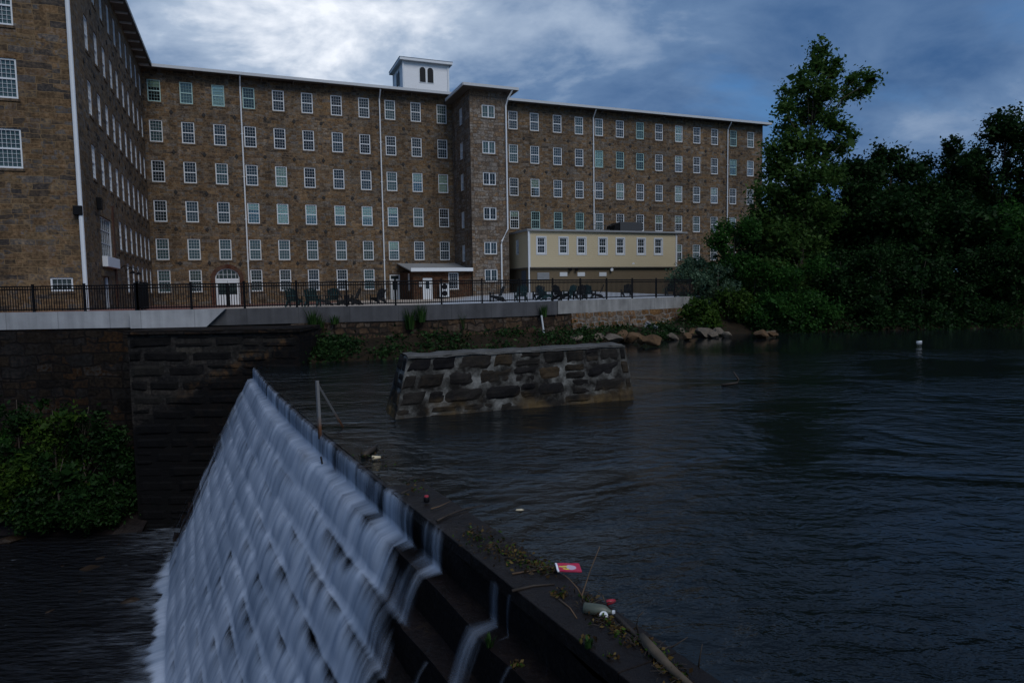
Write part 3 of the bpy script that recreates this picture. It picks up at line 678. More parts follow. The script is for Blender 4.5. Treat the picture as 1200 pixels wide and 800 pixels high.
def on_base(x, y): return at_front(x, y, AOFF - .3)
a, b = on_base(629.5, 320), on_base(643.5, 327)
m = MB()
for k in range(6): z = lerp(b[1], a[1], k / 6); m.box(a[0], b[0], BYF - .06, BYF - .004, z, z + .14)
m.build('louvre_vent', 'grey', an, org=al)
for x in (660.3, 681, 706.3):
    c = on_base(x, 321.3); MB().box(c[0] - .42, c[0] + .42, BYF - .04, BYF - .004, c[1] - .2, c[1] + .2).build('vent', 'eave', an, org=al)
for x, y in ((667, 315.5), (674.5, 315.5), (715.5, 315.5), (740.5, 309)):
    c = on_base(x, y); p = MB(); p.tube([(c[0], BYF - .02, c[1]), (c[0], BYF - .3, c[1] - .05)], [.08, .17], 10); p.build('floodlight', 'black' if x < 700 else 'white', an, org=al)
MB().box(AU0 + .18, AU0 + .246, -7.6, -6.6, 2.9, 5.1).build('door', 'door_grey', an, org=al)
MB().tube([(AU0 - .05, -AOFF - .1, AZ1), (AU0 - .05, -AOFF - .1, 2.9)], .08, 8).build('downpipe', 'white', an, org=al)
# rooftop plant on the annexe
pr = empty('rooftop_unit', fr(40.0, -4.0, AZ1 + .19), 'dark boxy air handling unit on the annexe roof', 'air unit', rz=FRAME_ROT)
MB().box(-1.3, 1.5, -1, 1, .1, 1.35).build('housing', 'darkgrey', pr, bevel=.04); MB().prism([(-2.0, -.9, .35), (-1.31, -.9, .1), (-1.31, -.9, 1.3), (-1.9, -.9, 1.0)], (0, 1.8, 0)).build('hood', 'black', pr)
for x in (-.9, 1.1): MB().box(x - .1, x + .1, -.95, .95, 0, .098).build('curb', 'grey', pr)
rg = empty('roof_railing', fr(36.8, -4, AZ1 + .19), 'thin dark guard rail around the annexe roof hatch', 'railing', rz=FRAME_ROT)
for x in np.linspace(-1.3, 1.3, 5):
    MB().tube([(x, 0, 0), (x, 0, 1.05)], .03, 6).build('post', 'darkgrey', rg)
for z in (.55, 1.05): MB().tube([(-1.3, 0, z), (1.3, 0, z)], .03, 6).build('rail', 'darkgrey', rg)

# ------------------------------------------------------------------ terrace, walls, banks
WT = 2.52
WALL = [Vector((-46, 27.5, WT)), Vector((-24.6, 31.75, WT))] + [at_z(x, y, WT) for x, y in ((155, 363.8), (255, 362), (360, 359.7), (500, 357), (600, 354.2), (650, 352.7), (700, 351), (780, 348.5), (829, 346.5))]
WALL[2].y = 31.95
def wall_at(px):                                      # point of the wall face under image column px
    best = None
    for a, b in zip(WALL, WALL[1:]):
        for k in range(40):
            p = a.lerp(b, k / 40); d = p - CAM; x = 600 + F_PX * d.dot(RT) / d.dot(FW)
            if best is None or abs(x - px) < best[0]: best = (abs(x - px), p.copy())
    return best[1]
def strip_wall(name, pts, th, z0, z1, mat, label, cat='wall', batter=0.0, topdrop=0.0):
    pts = [Vector((p.x, p.y, 0)) for p in pts]; m = MB(); org = pts[len(pts) // 2].copy(); org.z = z0
    nrm = []
    for i in range(len(pts)):
        t = (pts[min(i + 1, len(pts) - 1)] - pts[max(i - 1, 0)]).normalized(); nrm.append(Vector((-t.y, t.x, 0)))
    for i in range(len(pts) - 1):
        a, b, na, nb = pts[i], pts[i + 1], nrm[i], nrm[i + 1]
        A0, B0 = a - na * batter, b - nb * batter; Z = lambda p, z: (p.x, p.y, z)
        m.quad(Z(A0, z0), Z(B0, z0), Z(b, z1), Z(a, z1)); m.quad(Z(a, z1), Z(b, z1), Z(b + nb * th, z1), Z(a + na * th, z1)); m.quad(Z(b + nb * th, z0), Z(a + na * th, z0), Z(a + na * th, z1), Z(b + nb * th, z1))
        if i == 0: m.quad(Z(A0, z0), Z(a, z1), Z(a + na * th, z1), Z(a + na * th, z0))
        if i == len(pts) - 2: m.quad(Z(b, z1), Z(B0, z0), Z(b + nb * th, z0), Z(b + nb * th, z1))
    return tag(m.build(name, mat, org=org), label, cat)
def off(pts, d):
    r_ = []
    for i, p in enumerate(pts):
        t = (pts[min(i + 1, len(pts) - 1)] - pts[max(i - 1, 0)]).normalized(); r_.append(p + Vector((-t.y, t.x, 0)) * d)
    return r_
w_left = [WALL[0], WALL[1], wall_at(156)]
strip_wall('concrete_wall', w_left, .45, 1.72, WT, 'conc', 'pale grey concrete parapet in front of the near wing')
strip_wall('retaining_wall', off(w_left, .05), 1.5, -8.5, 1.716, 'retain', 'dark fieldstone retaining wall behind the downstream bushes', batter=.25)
# parapet on the abutment, ending in a slope
a, b = wall_at(157), wall_at(268); a = a + Vector((0, -.3, 0)); b = b + Vector((0, -.3, 0)); t_ = (b - a); n_ = Vector((-t_.y, t_.x, 0)).normalized()
p = lambda f, z: (a.x + t_.x * f, a.y + t_.y * f, z)
m = MB().prism([p(0, 1.69), p(.78, 1.69), p(.985, WT), p(0, WT)], n_ * .28); tag(m.build('concrete_wall', 'conc', org=p(.5, 1.69)), 'pale concrete parapet with a sloped end standing on the stone abutment', 'wall')
w_mid = [wall_at(157), wall_at(255), wall_at(360), wall_at(500), wall_at(600), wall_at(653)]
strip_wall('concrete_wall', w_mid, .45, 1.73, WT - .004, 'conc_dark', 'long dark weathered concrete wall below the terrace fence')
w_right = [wall_at(654), wall_at(700), wall_at(780), wall_at(829)]
strip_wall('concrete_wall', w_right, .45, 1.76, WT, 'conc_mid', 'streaky light concrete wall under the right end of the fence')
strip_wall('rubble_wall', off([wall_at(340), wall_at(420), wall_at(500), wall_at(600), wall_at(668)], .06), 1.4, -.6, 1.725, 'rubble', 'crumbling brown rubble wall under the dark concrete', batter=.35)
strip_wall('stone_wall', off([wall_at(669), wall_at(700), wall_at(780), wall_at(829)], .0), 1.4, -.6, 1.755, 'coursed', 'tan coursed stone wall with white mortar under the streaky concrete', batter=.25)
def blocks(mb, fn, rows, rg, wmin, wmax, proud=.06, gap=.03, L=1.0):
    # rough stones standing proud of their mortar; fn(x, g) -> (point, outward normal), x in metres along, g 0..1 up
    for r_ in range(rows):
        x = -rg.uniform(0, wmin); g0, g1 = r_ / rows, (r_ + 1) / rows
        while x < L:
            w_ = rg.uniform(wmin, wmax); a, b = max(0, x), min(L, x + w_); x += w_
            if b - a < .12: continue
            sp = [(g0, g1)] if rg.random() < .75 else [(g0, (g0 + g1) / 2), ((g0 + g1) / 2, g1)]
            for c, d in sp:
                sh = [rg.uniform(-.5, 1) * gap for _ in range(8)]; pr = proud * rg.uniform(.4, 1.2); N_, K = 7, 5; i0 = len(mb.v); sd = rg.uniform(0, 99); hg = gap / 2.2
                for j in range(K):
                    for i in range(N_):
                        u, v = i / (N_ - 1), j / (K - 1); uu = lerp(a + gap + lerp(sh[0], sh[1], v), b - gap - lerp(sh[2], sh[3], v), u); vv = lerp(c + hg + lerp(sh[4], sh[5], u) / 2, d - hg - lerp(sh[6], sh[7], u) / 2, v)
                        p_, n_ = fn(uu, max(0, min(1, vv))); e = max(abs(2 * u - 1), abs(2 * v - 1)); o_ = -.02 if e > .999 else pr * (1 - .2 * e ** 6) + .022 * noise.noise(Vector((uu * 5, vv * 12, sd))) + .012 * noise.noise(Vector((uu * 15, vv * 30, sd)))
                        mb.v.append(tuple(p_ + n_ * o_))
                for j in range(K - 1):
                    for i in range(N_ - 1): q = i0 + j * N_ + i; mb.f.append((q, q + 1, q + N_ + 1, q + N_))
def blockmat(name, cols, overlay=None, rough=.8):
    t = NT(name); r = t.n('NewGeometry').outputs['Random Per Island']; f = t.noise(t.pos(), 6, 7, .65); b = t.noise(t.pos(), 1.2, 5, .6)
    c = t.ramp(t.math('ADD', t.math('MULTIPLY', r, .75), t.math('MULTIPLY', t.math('SUBTRACT', f, .35), .6)), cols)
    c = t.mix(1, c, t.ramp(b, [(.35, (.55, .55, .55)), (.65, (1.25, 1.22, 1.18))]), 'MULTIPLY')
    if overlay: c = overlay(t, c)
    return t.surf(t.pbsdf(c, rough, t.bump(f, .8, .04), .08))
M['abut_block'] = blockmat('abutment_blocks', [(0, (0.006, 0.006, 0.006)), (.5, (0.012, 0.011, 0.011)), (1, (0.022, 0.021, 0.018))], _diag_tone)
M['pier_block'] = blockmat('pier_blocks', [(0, (0.008, 0.008, 0.010)), (.5, (0.021, 0.019, 0.017)), (.8, (0.042, 0.030, 0.018)), (1, (0.054, 0.046, 0.041))], _moss)
def mortarmat():
    t = NT('pier_mortar'); n = t.noise(t.pos(), 1.6, 6, .65)
    c = t.ramp(n, [(.42, (.014, .013, .012)), (.52, (.055, .054, .05)), (.68, (.19, .19, .18))]); return t.surf(t.pbsdf(_moss(t, c), .9, t.bump(t.noise(t.pos(), 14, 5), .6, .03), .08))
M['pier_mortar'] = mortarmat()
# abutment block with coping
ab = empty('stone_abutment', (-13, 30.5, -7.5), 'dark coursed stone abutment where the dam meets the left bank', 'abutment')
al_, ar_ = at_y(149, 389, 29.6).x, at_y(350, 380, 29.6).x
ob_ = (-13, 30.5, -7.5)
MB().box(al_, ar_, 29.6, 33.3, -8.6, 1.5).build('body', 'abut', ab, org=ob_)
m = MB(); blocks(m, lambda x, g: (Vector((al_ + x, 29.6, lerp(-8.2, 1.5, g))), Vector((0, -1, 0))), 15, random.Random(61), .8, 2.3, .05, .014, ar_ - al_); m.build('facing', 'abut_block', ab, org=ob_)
MB().box(al_ - .12, ar_ + .1, 29.45, 32.6, 1.503, 1.685).build('coping', 'retain', ab, org=ob_, bevel=.03)
tag(MB().box(-8.9, -8.55, 32.9, 33.2, -.2, 1.0).build('timber_stake', 'wood', org=(-8.7, 33, 0)), 'x', 'x') if False else None

# terrain
E0 = Vector((.94, 5.28, 0)); CD = Vector((-.4534, .8913, 0)); DD = Vector((-.8913, -.4534, 0))
_CL = [Vector((.94, 5.28, 0)) + Vector((math.sin(math.radians(27.9)), -math.cos(math.radians(27.9)), 0)) * 24]
for _k in range(600):
    _h = math.radians(27.9 - 3.0 * max(0, min(1, (-24 + _k * .1 - 10) / 14))); _CL.append(_CL[-1] + Vector((-math.sin(_h), math.cos(_h), 0)) * .1)
def crest(s):
    i = max(0, min(598, int((s + 24) * 10))); a, b = _CL[i], _CL[i + 1]; t = (b - a).normalized()
    return a + t * (s + 24 - i * .1), Vector((-t.y, t.x, 0))
def dam_d(x, y):
    q = Vector((x, y, 0)); s_ = (q - E0).dot(CD); c, n_ = crest(max(-23, min(33, s_))); return (q - c).dot(n_), s_
SHORE = [(-10.6, 29.9), (-9.1, 31.0), (-8, 31.5), (-5.7, 31.9), (-2, 33.6), (2, 36.4), (4.9, 38.9), (8.2, 40.2), (10.8, 42.4), (16.4, 46), (23.4, 46), (30, 47), (35.5, 46.7), (50, 47), (75, 49), (95, 40), (110, 10), (110, -20)]
WX = [p.x for p in WALL]; WYY = [p.y for p in WALL]
def ground_z(x, y):
    d, _ = dam_d(x, y)
    if y < -14: return 1.5
    wy = np.interp(x, WX + [23, 40, 75, 95, 111], WYY + [51.5, 52, 53, 45, 12])
    wy += 1.1
    if x < -9.5: wy = max(wy, 31.5)
    if x > 111 or x < -120: return 1.5
    if y > wy: return 1.5 + .6 * noise.noise(Vector((x * .05, y * .05, 0))) * min(1, (y - wy) / 8) - .2
    return -8.4 if d > -.2 else -2.8
gx = np.concatenate([[-900, -500, -300, -200, -130, -100], np.arange(-80, 60, .8), [62, 66, 70, 76, 84, 90, 100, 105, 110, 115, 130, 200, 400, 900]])
gy = np.concatenate([[-600, -200, -80, -40, -25], np.arange(-16, 62, .8), [65, 70, 76, 84, 92, 100, 120, 150, 220, 400, 900, 2000]])
V = np.array([(x, y, ground_z(x, y)) for y in gy for x in gx]); nx, ny = len(gx), len(gy)
ii = np.arange(nx * ny).reshape(ny, nx)
Fq = np.stack([ii[:-1, :-1], ii[:-1, 1:], ii[1:, 1:], ii[1:, :-1]], -1).reshape(-1, 4)
struct(link('ground', np_mesh('ground', V, Fq, 'groundm')))
# right and middle bank slope: from below the shore up to the wall / land
m = MB(); SW = []
inner = [(-9.0, 33.2, .75), (-8.6, 33.3, .8), (-7.2, 33.8, .85), (-4.3, 34.3, .9), (-1, 36.2, .85), (2.2, 38.6, .8), (5.3, 41.5, .75), (8.6, 44.1, .7), (11.5, 46.8, .8), (16.5, 52.3, 1.9), (24, 52.6, 1.9), (31, 53, 1.9), (40, 53, 1.9), (52, 54, 1.9), (77, 55, 1.9), (99, 45, 1.9), (114, 11, 1.9), (114, -20, 1.9)]
cols_ = []
for (sx, sy), (ix, iy, iz) in zip(SHORE, inner):
    o = Vector((sx, sy, 0)); q = Vector((ix, iy, 0)); d = (o - q).normalized()
    cols_.append([o + d * 1.2 + Vector((0, 0, -.7)), o + Vector((0, 0, .02)), o.lerp(q, .35) + Vector((0, 0, iz * .5)), o.lerp(q, .7) + Vector((0, 0, iz * .9)), q + Vector((0, 0, iz)), q - d * .8 + Vector((0, 0, iz))])
fine = []
for a, b in zip(cols_, cols_[1:]):
    for k in range(8): fine.append([p.lerp(q, k / 8) for p, q in zip(a, b)])
fine.append(cols_[-1])
for c in fine:
    for i in range(1, 5): c[i] = c[i] + Vector((0, 0, .18 * noise.noise(c[i] * .9)))
for a, b in zip(fine, fine[1:]):
    for i in range(5): m.quad(a[i], b[i], b[i + 1], a[i + 1])
struct(m.build('riverbank', 'soil'))
# downstream bank under the left wall
m = MB(); xs = np.linspace(-60, -16.5, 50)
for x0, x1 in zip(xs, xs[1:]):
    def prof(x):
        wy = np.interp(x, WX, WYY) - .2; s = 28.9 if x > -30 else 28.9 + (x + 30) * .25
        return [Vector((x, s - .6 + .5 * noise.noise(Vector((x * .5, 0, 0))), -7.7)), Vector((x, s + .4, -6.9 + .3 * noise.noise(Vector((x * .7, 3, 0))))), Vector((x, lerp(s, wy, .6), -6.2 + .4 * noise.noise(Vector((x * .6, 7, 0))))), Vector((x, wy, -5.8))]
    a, b = prof(x0), prof(x1)
    for i in range(3): m.quad(a[i], b[i], b[i + 1], a[i + 1])
struct(m.build('downstream_bank', 'dam'))
# patio
def patio_z(p):
    u, o = p.dot(DU), 70 - p.dot(DN); zf = np.interp(u, [-8, -2, 18, 26, 45], [2.3, 2.2, 2.45, 2.93, 2.96]); return lerp(zf, 2.49, max(0, min(1, (o - 9) / 20)))
m = MB(); top = off(WALL, .4); rows = []
pts = []
for a, b in zip(top, top[1:]):
    for k in range(10): pts.append(a.lerp(b, k / 10))
pts.append(top[-1])
for q in pts:
    L = max(1, 70 - q.dot(DN)) + 1.0
    rows.append([Vector((*(q + DN * (L * t)).xy, 0)) for t in np.linspace(0, 1, 10)])
for r_ in rows:
    for k in range(10): r_[k].z = patio_z(r_[k])
for a, b in zip(rows, rows[1:]):
    for k in range(9): m.quad(a[k], b[k], b[k + 1], a[k + 1])
struct(m.build('patio', 'patio'))

# water
m = MB(); _sv = [-22, -12, -4, 0, 4, 8, 11, 14, 17, 20, 23, 26, 30]
for a, b in zip(_sv, _sv[1:]):
    p, q = crest(a)[0], crest(b)[0]; f = lambda s_: -18 + (s_ + 22) / 52 * 72
    m.quad((p.x, p.y, -.004), (112, f(a), -.004), (112, f(b), -.004), (q.x, q.y, -.004))
q = crest(30)[0]; m.quad((q.x, q.y, -.004), (112, 54, -.004), (-8, 56, -.004))
pool = struct(m.build('pool_water', 'water'))
xs = np.arange(-62, 6, .6); ys = np.arange(-16, 33, .6)
V = np.array([(x, y, -7.2) for y in ys for x in xs]); nx, ny = len(xs), len(ys); ii = np.arange(nx * ny).reshape(ny, nx)
me = np_mesh('river_water', V, np.stack([ii[:-1, :-1], ii[:-1, 1:], ii[1:, 1:], ii[1:, :-1]], -1).reshape(-1, 4), 'river')
at_ = me.attributes.new('foam', 'FLOAT', 'POINT'); vals = []
for x, y, z in V:
    d, s = dam_d(x, y); d -= 3.7; e = d + 1.6 * noise.noise(Vector((x * .25, y * .6, 0)))
    vals.append(max(0, min(1, math.exp(-max(0, e) / (.9 if s > 14 else 2.2)))) if d > -1 else 0)
at_.data.foreach_set('value', vals)
struct(link('river_water', me))

# ------------------------------------------------------------------ the dam
RISE, TREAD, NST = .6, .3, 12
dm = empty('stone_dam', E0 + CD * 12 + DD * 2 + Vector((0, 0, -7.3)), 'dark stepped stone dam running from the foreground to the abutment', 'dam')
od = dm.location.copy()
def dp(s, d, z): c, n_ = crest(s); q = c + n_ * d; return (q.x, q.y, z)
def capz(s): return float(np.interp(s, [-15, 0, 4, 7, 30], [.05, .045, .03, -.02, -.05]))
SA = np.concatenate([np.arange(-16, 0, 2), np.arange(0, 30.1, .5)])
def wob(s, k): return .035 * noise.noise(Vector((s * .9, k * 5.3, 0))) + .03 * noise.noise(Vector((s * 2.7, k * 3.1, 4)))
m = MB()
for a, b in zip(SA, SA[1:]):
    m.quad(dp(a, -.55, -9), dp(b, -.55, -9), dp(b, -.55, capz(b) - .19), dp(a, -.55, capz(a) - .19))
    for k in range(NST + 1):
        z0 = -.18 - .0 if k == 0 else -RISE * k; d0 = TREAD * k
        f = lambda s: d0 + wob(s, k); zz = lambda s: z0 + .05 * noise.noise(Vector((s * .8, k * 2.2, 9)))
        if k: m.quad(dp(a, d0 - TREAD - .05, z0), dp(b, d0 - TREAD - .05, z0), dp(b, f(b), zz(b)), dp(a, f(a), zz(a)))
        m.quad(dp(a, f(a), zz(a)), dp(b, f(b), zz(b)), dp(b, f(b) - .03, -RISE * (k + 1) - .1), dp(a, f(a) - .03, -RISE * (k + 1) - .1))
m.build('steps', 'dam', dm, org=od)
# cap of planks: butted lengths with small level differences
m = MB(); s = -16.0; rc = random.Random(3)
while s < 29.5:
    e = s + rc.uniform(2.2, 3.6); zc = capz((s + e) / 2) + rc.uniform(-.006, .006); j = rc.uniform(-.02, .02)
    A = [dp(s, -.57, 0), dp(e - .012, -.57, 0), dp(e - .012, .06 + j, 0), dp(s, .06 + j, 0)]
    zt = [capz(s), capz(e), capz(e), capz(s)]
    i0 = len(m.v); m.v += [(p[0], p[1], z) for p, z in zip(A, zt)] + [(p[0], p[1], z - .17) for p, z in zip(A, zt)]
    m.f += [tuple(i0 + q for q in f) for f in ((0, 1, 2, 3), (7, 6, 5, 4), (0, 3, 7, 4), (1, 5, 6, 2), (0, 4, 5, 1), (3, 2, 6, 7))]
    s = e
m.build('cap', 'cap', dm, org=od, bevel=.012)

# falling water: a sheet that follows the steps
prof = [(-.35, .0, 0, 0), (-.05, .006, 0, 0)]           # (d, z, step, phase)
for k in range(NST):
    z = -RISE * k; d = TREAD * k
    prof += [(d + .07, z + (.0 if k == 0 else .05), k, 0), (d + .15, z - .07, k, .2), (d + .22, z - .22, k, .45), (d + .27, z - .38, k, .7), (d + .31, z - .5, k, .92)]
prof += [(TREAD * NST + .12, -7.1, NST, 1), (TREAD * NST + .5, -7.17, NST + 1, 1), (TREAD * NST + 1.1, -7.175, NST + 2, 1), (TREAD * NST + 2.0, -7.18, NST + 3, 1)]
ss = np.arange(-1.0, 29.9, .09)
V = []; UVS = []; CV = []
plen = [0]
for a, b in zip(prof, prof[1:]): plen.append(plen[-1] + math.hypot(b[0] - a[0], b[1] - a[1]))
for j, (d, z, k, ph) in enumerate(prof):
    for s in ss:
        n1 = noise.noise(Vector((s * 1.1, k * 1.7, 2))); n2 = noise.noise(Vector((s * 3.3 + k * .7, k * 4.1, 5)))
        bulge = (.05 * n1 + .035 * n2) * (0.25 if k == 0 else 1) * math.sin(PI * min(1, ph + .15))
        rel = float(np.interp(s, [5, 11, 19], [1.0, .8, .5])); d_ = d; bulge *= float(np.interp(s, [5, 16], [1.5, .9]))
        if 0 < k < NST:                               # farther off the sheet rides straighter over the steps
            lin = TREAD * k + .07 + (.3 * ((RISE * -k + .05) - z) / RISE); d_ = lerp(lin, d, rel) if ph else d
            bulge += .05 * noise.noise(Vector((s * .35, k * .45, 21)))
        dd = d_ + bulge - (.2 * ph if k == 0 else 0); zz = z + (.07 * rel * noise.noise(Vector((s * .8, k * 2.9, 31))) if 0 < k < NST else 0) + (.03 * n2 if k and ph < .3 else 0)
        if j < 2: zz = max(capz(s), -.004) + .004 if j else .0
        elif k == 0 and ph == 0: zz = max(capz(s), -.02) + .008
        if k > NST: dd += .35 * n1 + .2 * n2; zz = z
        V.append(dp(s, dd, zz)); UVS.append((s, plen[j]))
        s0_ = 3.7 - .36 * k + .5 * noise.noise(Vector((k * .9, 1, 1)))
        c = max(0, min(1, (s - s0_ + 1.0 * noise.noise(Vector((s * .9, k * .35, 3))) + .5 * noise.noise(Vector((s * 2.6, k * .3, 6)))) / (3.2 if k else 1.3))) ** .8
        if k == 0:
            c *= .47 + .12 * min(1, max(0, (s - 6) / 10)) + .28 * noise.noise(Vector((s * 1.6, 0, 7)))
            if ph > .7: c *= 1.4
            if ph == 0: c *= (0, .25, .55)[min(j, 2)]
        else:
            nose = (1 - min(1, ph / .45)) if ph < .45 else 0
            gap = max(0, noise.noise(Vector((s * 1.05 + k * .37, k * 3.3, 8))) + .30 + .2 * noise.noise(Vector((s * 5, k * 2, 1)))) * nose
            near = float(np.interp(s, [3, 8, 14, 22], [.95, .7, .36, .15])) * (.6 + .4 * min(1, k / 5))
            c = c * (.93 - .95 * gap * near - .34 * nose * near) + (.12 if ph > .7 else 0) * c
            end = max(0, (s - 23.6 + .08 * k + 1.5 * noise.noise(Vector((s * 1.2, k * .5, 11)))) / 3.0) * (k / 12) ** .5; c *= max(.2, 1 - .8 * end)
            c *= .93 + .28 * noise.noise(Vector((s * .55, k * .22, 15))) + .16 * noise.noise(Vector((s * 2.1, k * .35, 19)))
        if k > NST: c *= (.3, .13, .0)[k - NST - 1] * (1 if s < 18 else .5)
        # stray trickles on the dry reach
        for ts, tw_, kk in ((1.2, .05, 0), (.9, .08, 1), (1.5, .06, 1), (2.0, .05, 2), (1.1, .07, 3), (2.9, .08, 3), (2.3, .2, 0), (1.95, .05, 0), (2.35, .3, 1), (3.1, .06, 1), (3.0, .07, 2), (2.6, .1, 3)):
            if k == kk and ph > (.1 if kk == 0 else -1): c = max(c, .36 * math.exp(-((s - ts) / tw_) ** 2))
        CV.append(c)
nx, ny = len(ss), len(prof); ii = np.arange(nx * ny).reshape(ny, nx); Fq = np.stack([ii[:-1, :-1], ii[:-1, 1:], ii[1:, 1:], ii[1:, :-1]], -1).reshape(-1, 4)
me = np_mesh('waterfall', np.array(V), Fq, 'falls')
me.attributes.new('cover', 'FLOAT', 'POINT').data.foreach_set('value', [max(0, c) for c in CV])
ul = me.uv_layers.new(name='UVMap'); U = np.array(UVS, np.float32)[Fq.ravel()]; ul.data.foreach_set('uv', U.ravel())
me.polygons.foreach_set('use_smooth', [True] * len(me.polygons))
struct(link('waterfall', me))

# ------------------------------------------------------------------ old pier in the pool
A0, B0 = at_z(453, 492, 0), at_z(750, 468, 0); A1 = at_y(478, 418.5, A0.y + .3); B1 = at_y(732, 404.5, B0.y + .3)
pt = (B0 - A0).normalized(); pn = Vector((-pt.y, pt.x, 0))
pc = (A0 + B0) / 2
m = MB(); NSEG = 26; NV = 8
def pier_pt(f, g):                                    # front face with a slightly ragged batter
    q = A0.lerp(B0, f).lerp(A1.lerp(B1, f), g); q.z = lerp(-.9, 1.55, g) if g > 0 else -.9
    q = q - pn * (.07 * noise.noise(Vector((f * 14, g * 6, 1)))); q.z += (.03 * noise.noise(Vector((f * 6, 3, 3))) if g == 1 else 0); return q
grid = [[pier_pt(i / NSEG, j / NV) for i in range(NSEG + 1)] for j in range(NV + 1)]
for j in range(NV):
    for i in range(NSEG): m.quad(grid[j][i], grid[j][i + 1], grid[j + 1][i + 1], grid[j + 1][i])
bk = lambda p, d: p + pn * d
for j in range(NV):
    d0, d1 = lerp(1.7, 1.0, j / NV), lerp(1.7, 1.0, (j + 1) / NV)
    m.quad(bk(grid[j][0], d0), grid[j][0], grid[j + 1][0], bk(grid[j + 1][0], d1)); m.quad(grid[j][-1], bk(grid[j][-1], d0), bk(grid[j + 1][-1], d1), grid[j + 1][-1])
    for i in range(NSEG): m.quad(bk(grid[j][i + 1], d0), bk(grid[j][i], d0), bk(grid[j + 1][i], d1), bk(grid[j + 1][i + 1], d1))
pr_ = empty('stone_pier', (pc.x, pc.y, 0), 'broken old stone pier with pale mortar alone in the pool', 'pier')
m.build('core', 'pier_mortar', pr_, org=(pc.x, pc.y, 0))
PL = (B0 - A0).length; m = MB(); rgp = random.Random(17)
def pier_g(z): return z
blocks(m, lambda x, g: (pier_pt(x / PL, lerp(.3, 1, g)), -pn), 4, rgp, .5, 1.25, .03, .012, PL)
def end_fn(side):
    i = 0 if side < 0 else -1
    def fn(x, g):
        gg = lerp(.3, 1, g); j = min(NV - 1, int(gg * NV)); p_ = grid[j][i].lerp(grid[j + 1][i], gg * NV - j); return p_ + pn * x, pt * side
    return fn
for sd_2 in (-1, 1): blocks(m, end_fn(sd_2), 4, rgp, .45, .9, .03, .012, 1.1)
m.build('masonry', 'pier_block', pr_, org=(pc.x, pc.y, 0))
m = MB(); tg = [[bk(grid[-1][i], lerp(-.05, 1.02, k / 5)) + Vector((0, 0, .03 + .04 * noise.noise(Vector((i * .6, k * .7, 5))) - (.07 if k in (0, 5) else 0))) for i in range(NSEG + 1)] for k in range(6)]
for k in range(5):
    for i in range(NSEG): m.quad(tg[k][i], tg[k][i + 1], tg[k + 1][i + 1], tg[k + 1][i])
m.build('cap', 'pier_cap', pr_, org=(pc.x, pc.y, 0))

# ------------------------------------------------------------------ fence
def fence(pts, label, spacing=2.35, h=1.24):
    L = [0]
    for a, b in zip(pts, pts[1:]): L.append(L[-1] + (b - a).xy.length)
    def P(s):
        i = max(k for k in range(len(L)) if L[k] <= s + 1e-6); i = min(i, len(pts) - 2); q = pts[i].lerp(pts[i + 1], (s - L[i]) / (L[i + 1] - L[i])); return q
    n = max(1, round(L[-1] / spacing)); root = empty('metal_fence', P(L[-1] / 2), label, 'fence'); o = root.location.copy()
    pm = MB().box(-.045, .045, -.045, .045, 0, h + .05).prism([(-.055, -.055, h + .053), (.055, -.055, h + .053), (.055, .055, h + .053), (-.055, .055, h + .053)], (0, 0, .03)).mesh('post', 'black')
    for k in range(n + 1):
        q = P(L[-1] * k / n); b = link('post', pm, root); b.location = q - o
        if k == n: break
        s0, s1 = L[-1] * k / n, L[-1] * (k + 1) / n; a, e = P(s0), P(s1); m = MB()
        mid = P((s0 + s1) / 2)
        for z in (.12, h - .17, h - .03): m.tube([a + Vector((0, 0, z)), mid + Vector((0, 0, z)), e + Vector((0, 0, z))], .03, 4, False)
        np_ = int((s1 - s0) / .115)
        for j in range(1, np_):
            c = P(lerp(s0, s1, j / np_)); m.box(c.x - .014, c.x + .014, c.y - .014, c.y + .014, c.z + .06, c.z + h)
        m.build('panel', 'black', root, org=o)
    return root
ctr = off(WALL, .22)
def ctr_at(px): q = wall_at(px); return q + Vector((-.05, .2, 0))
lead = [ctr[0], ctr[1], ctr_at(159)]
fence(lead, 'black picket fence along the parapet by the near wing')
q = ctr_at(161); fence([q, q + DN * 3.4], 'short black fence return beside the wing, seen end on', 1.2, 1.3)
fence([ctr_at(161), ctr_at(255), ctr_at(360), ctr_at(500), ctr_at(600), ctr_at(650), ctr_at(700), ctr_at(780), ctr_at(827)], 'long black picket fence along the terrace edge above the pool')
q = ctr_at(264) + DN * 6; fence([q, q + DN * 4.5], 'short black fence return in front of the arched entrance', 1.2, 1.2)

# ------------------------------------------------------------------ terrace chairs
def make_chair(mat, name='garden_chair'):
    r_ = empty(name, (0, 0, 0), 'x', 'chair', 'garden chairs on the terrace')
    back = MB()
    for k in range(5):
        x = lerp(-.26, .26, k / 4); h = .98 - .05 * abs(k - 2) ** 1.5 * .6
        back.prism([(x - .058, .1, .34), (x + .058, .1, .34), (x + .058, .36, h), (x - .058, .36, h)], (0, .022, 0))
    back.box(-.3, .3, .215, .245, .55, .62); back.build('backrest', mat, r_)
    seat = MB()
    for k in range(5): y = lerp(-.42, .06, k / 4); z = lerp(.4, .31, k / 4); seat.box(-.28, .28, y - .05, y + .05, z - .02, z)
    seat.build('seat', mat, r_)
    for s in (-1, 1):
        MB().box(s * .36 - .07, s * .36 + .07, -.5, .28, .55, .575).build('armrest', mat, r_)
        MB().box(s * .32 - .035, s * .32 + .035, -.46, -.38, 0, .548).build('leg', mat, r_)
        MB().prism([(s * .3 - .018, -.45, .3), (s * .3 - .018, -.45, .38), (s * .3 - .018, .2, .3), (s * .3 - .018, .46, .0), (s * .3 - .018, .36, 0)], (.036, 0, 0)).build('rear_leg', mat, r_)
    return r_
cg = make_chair('chair'); cb = make_chair('chair_black')
used = set()
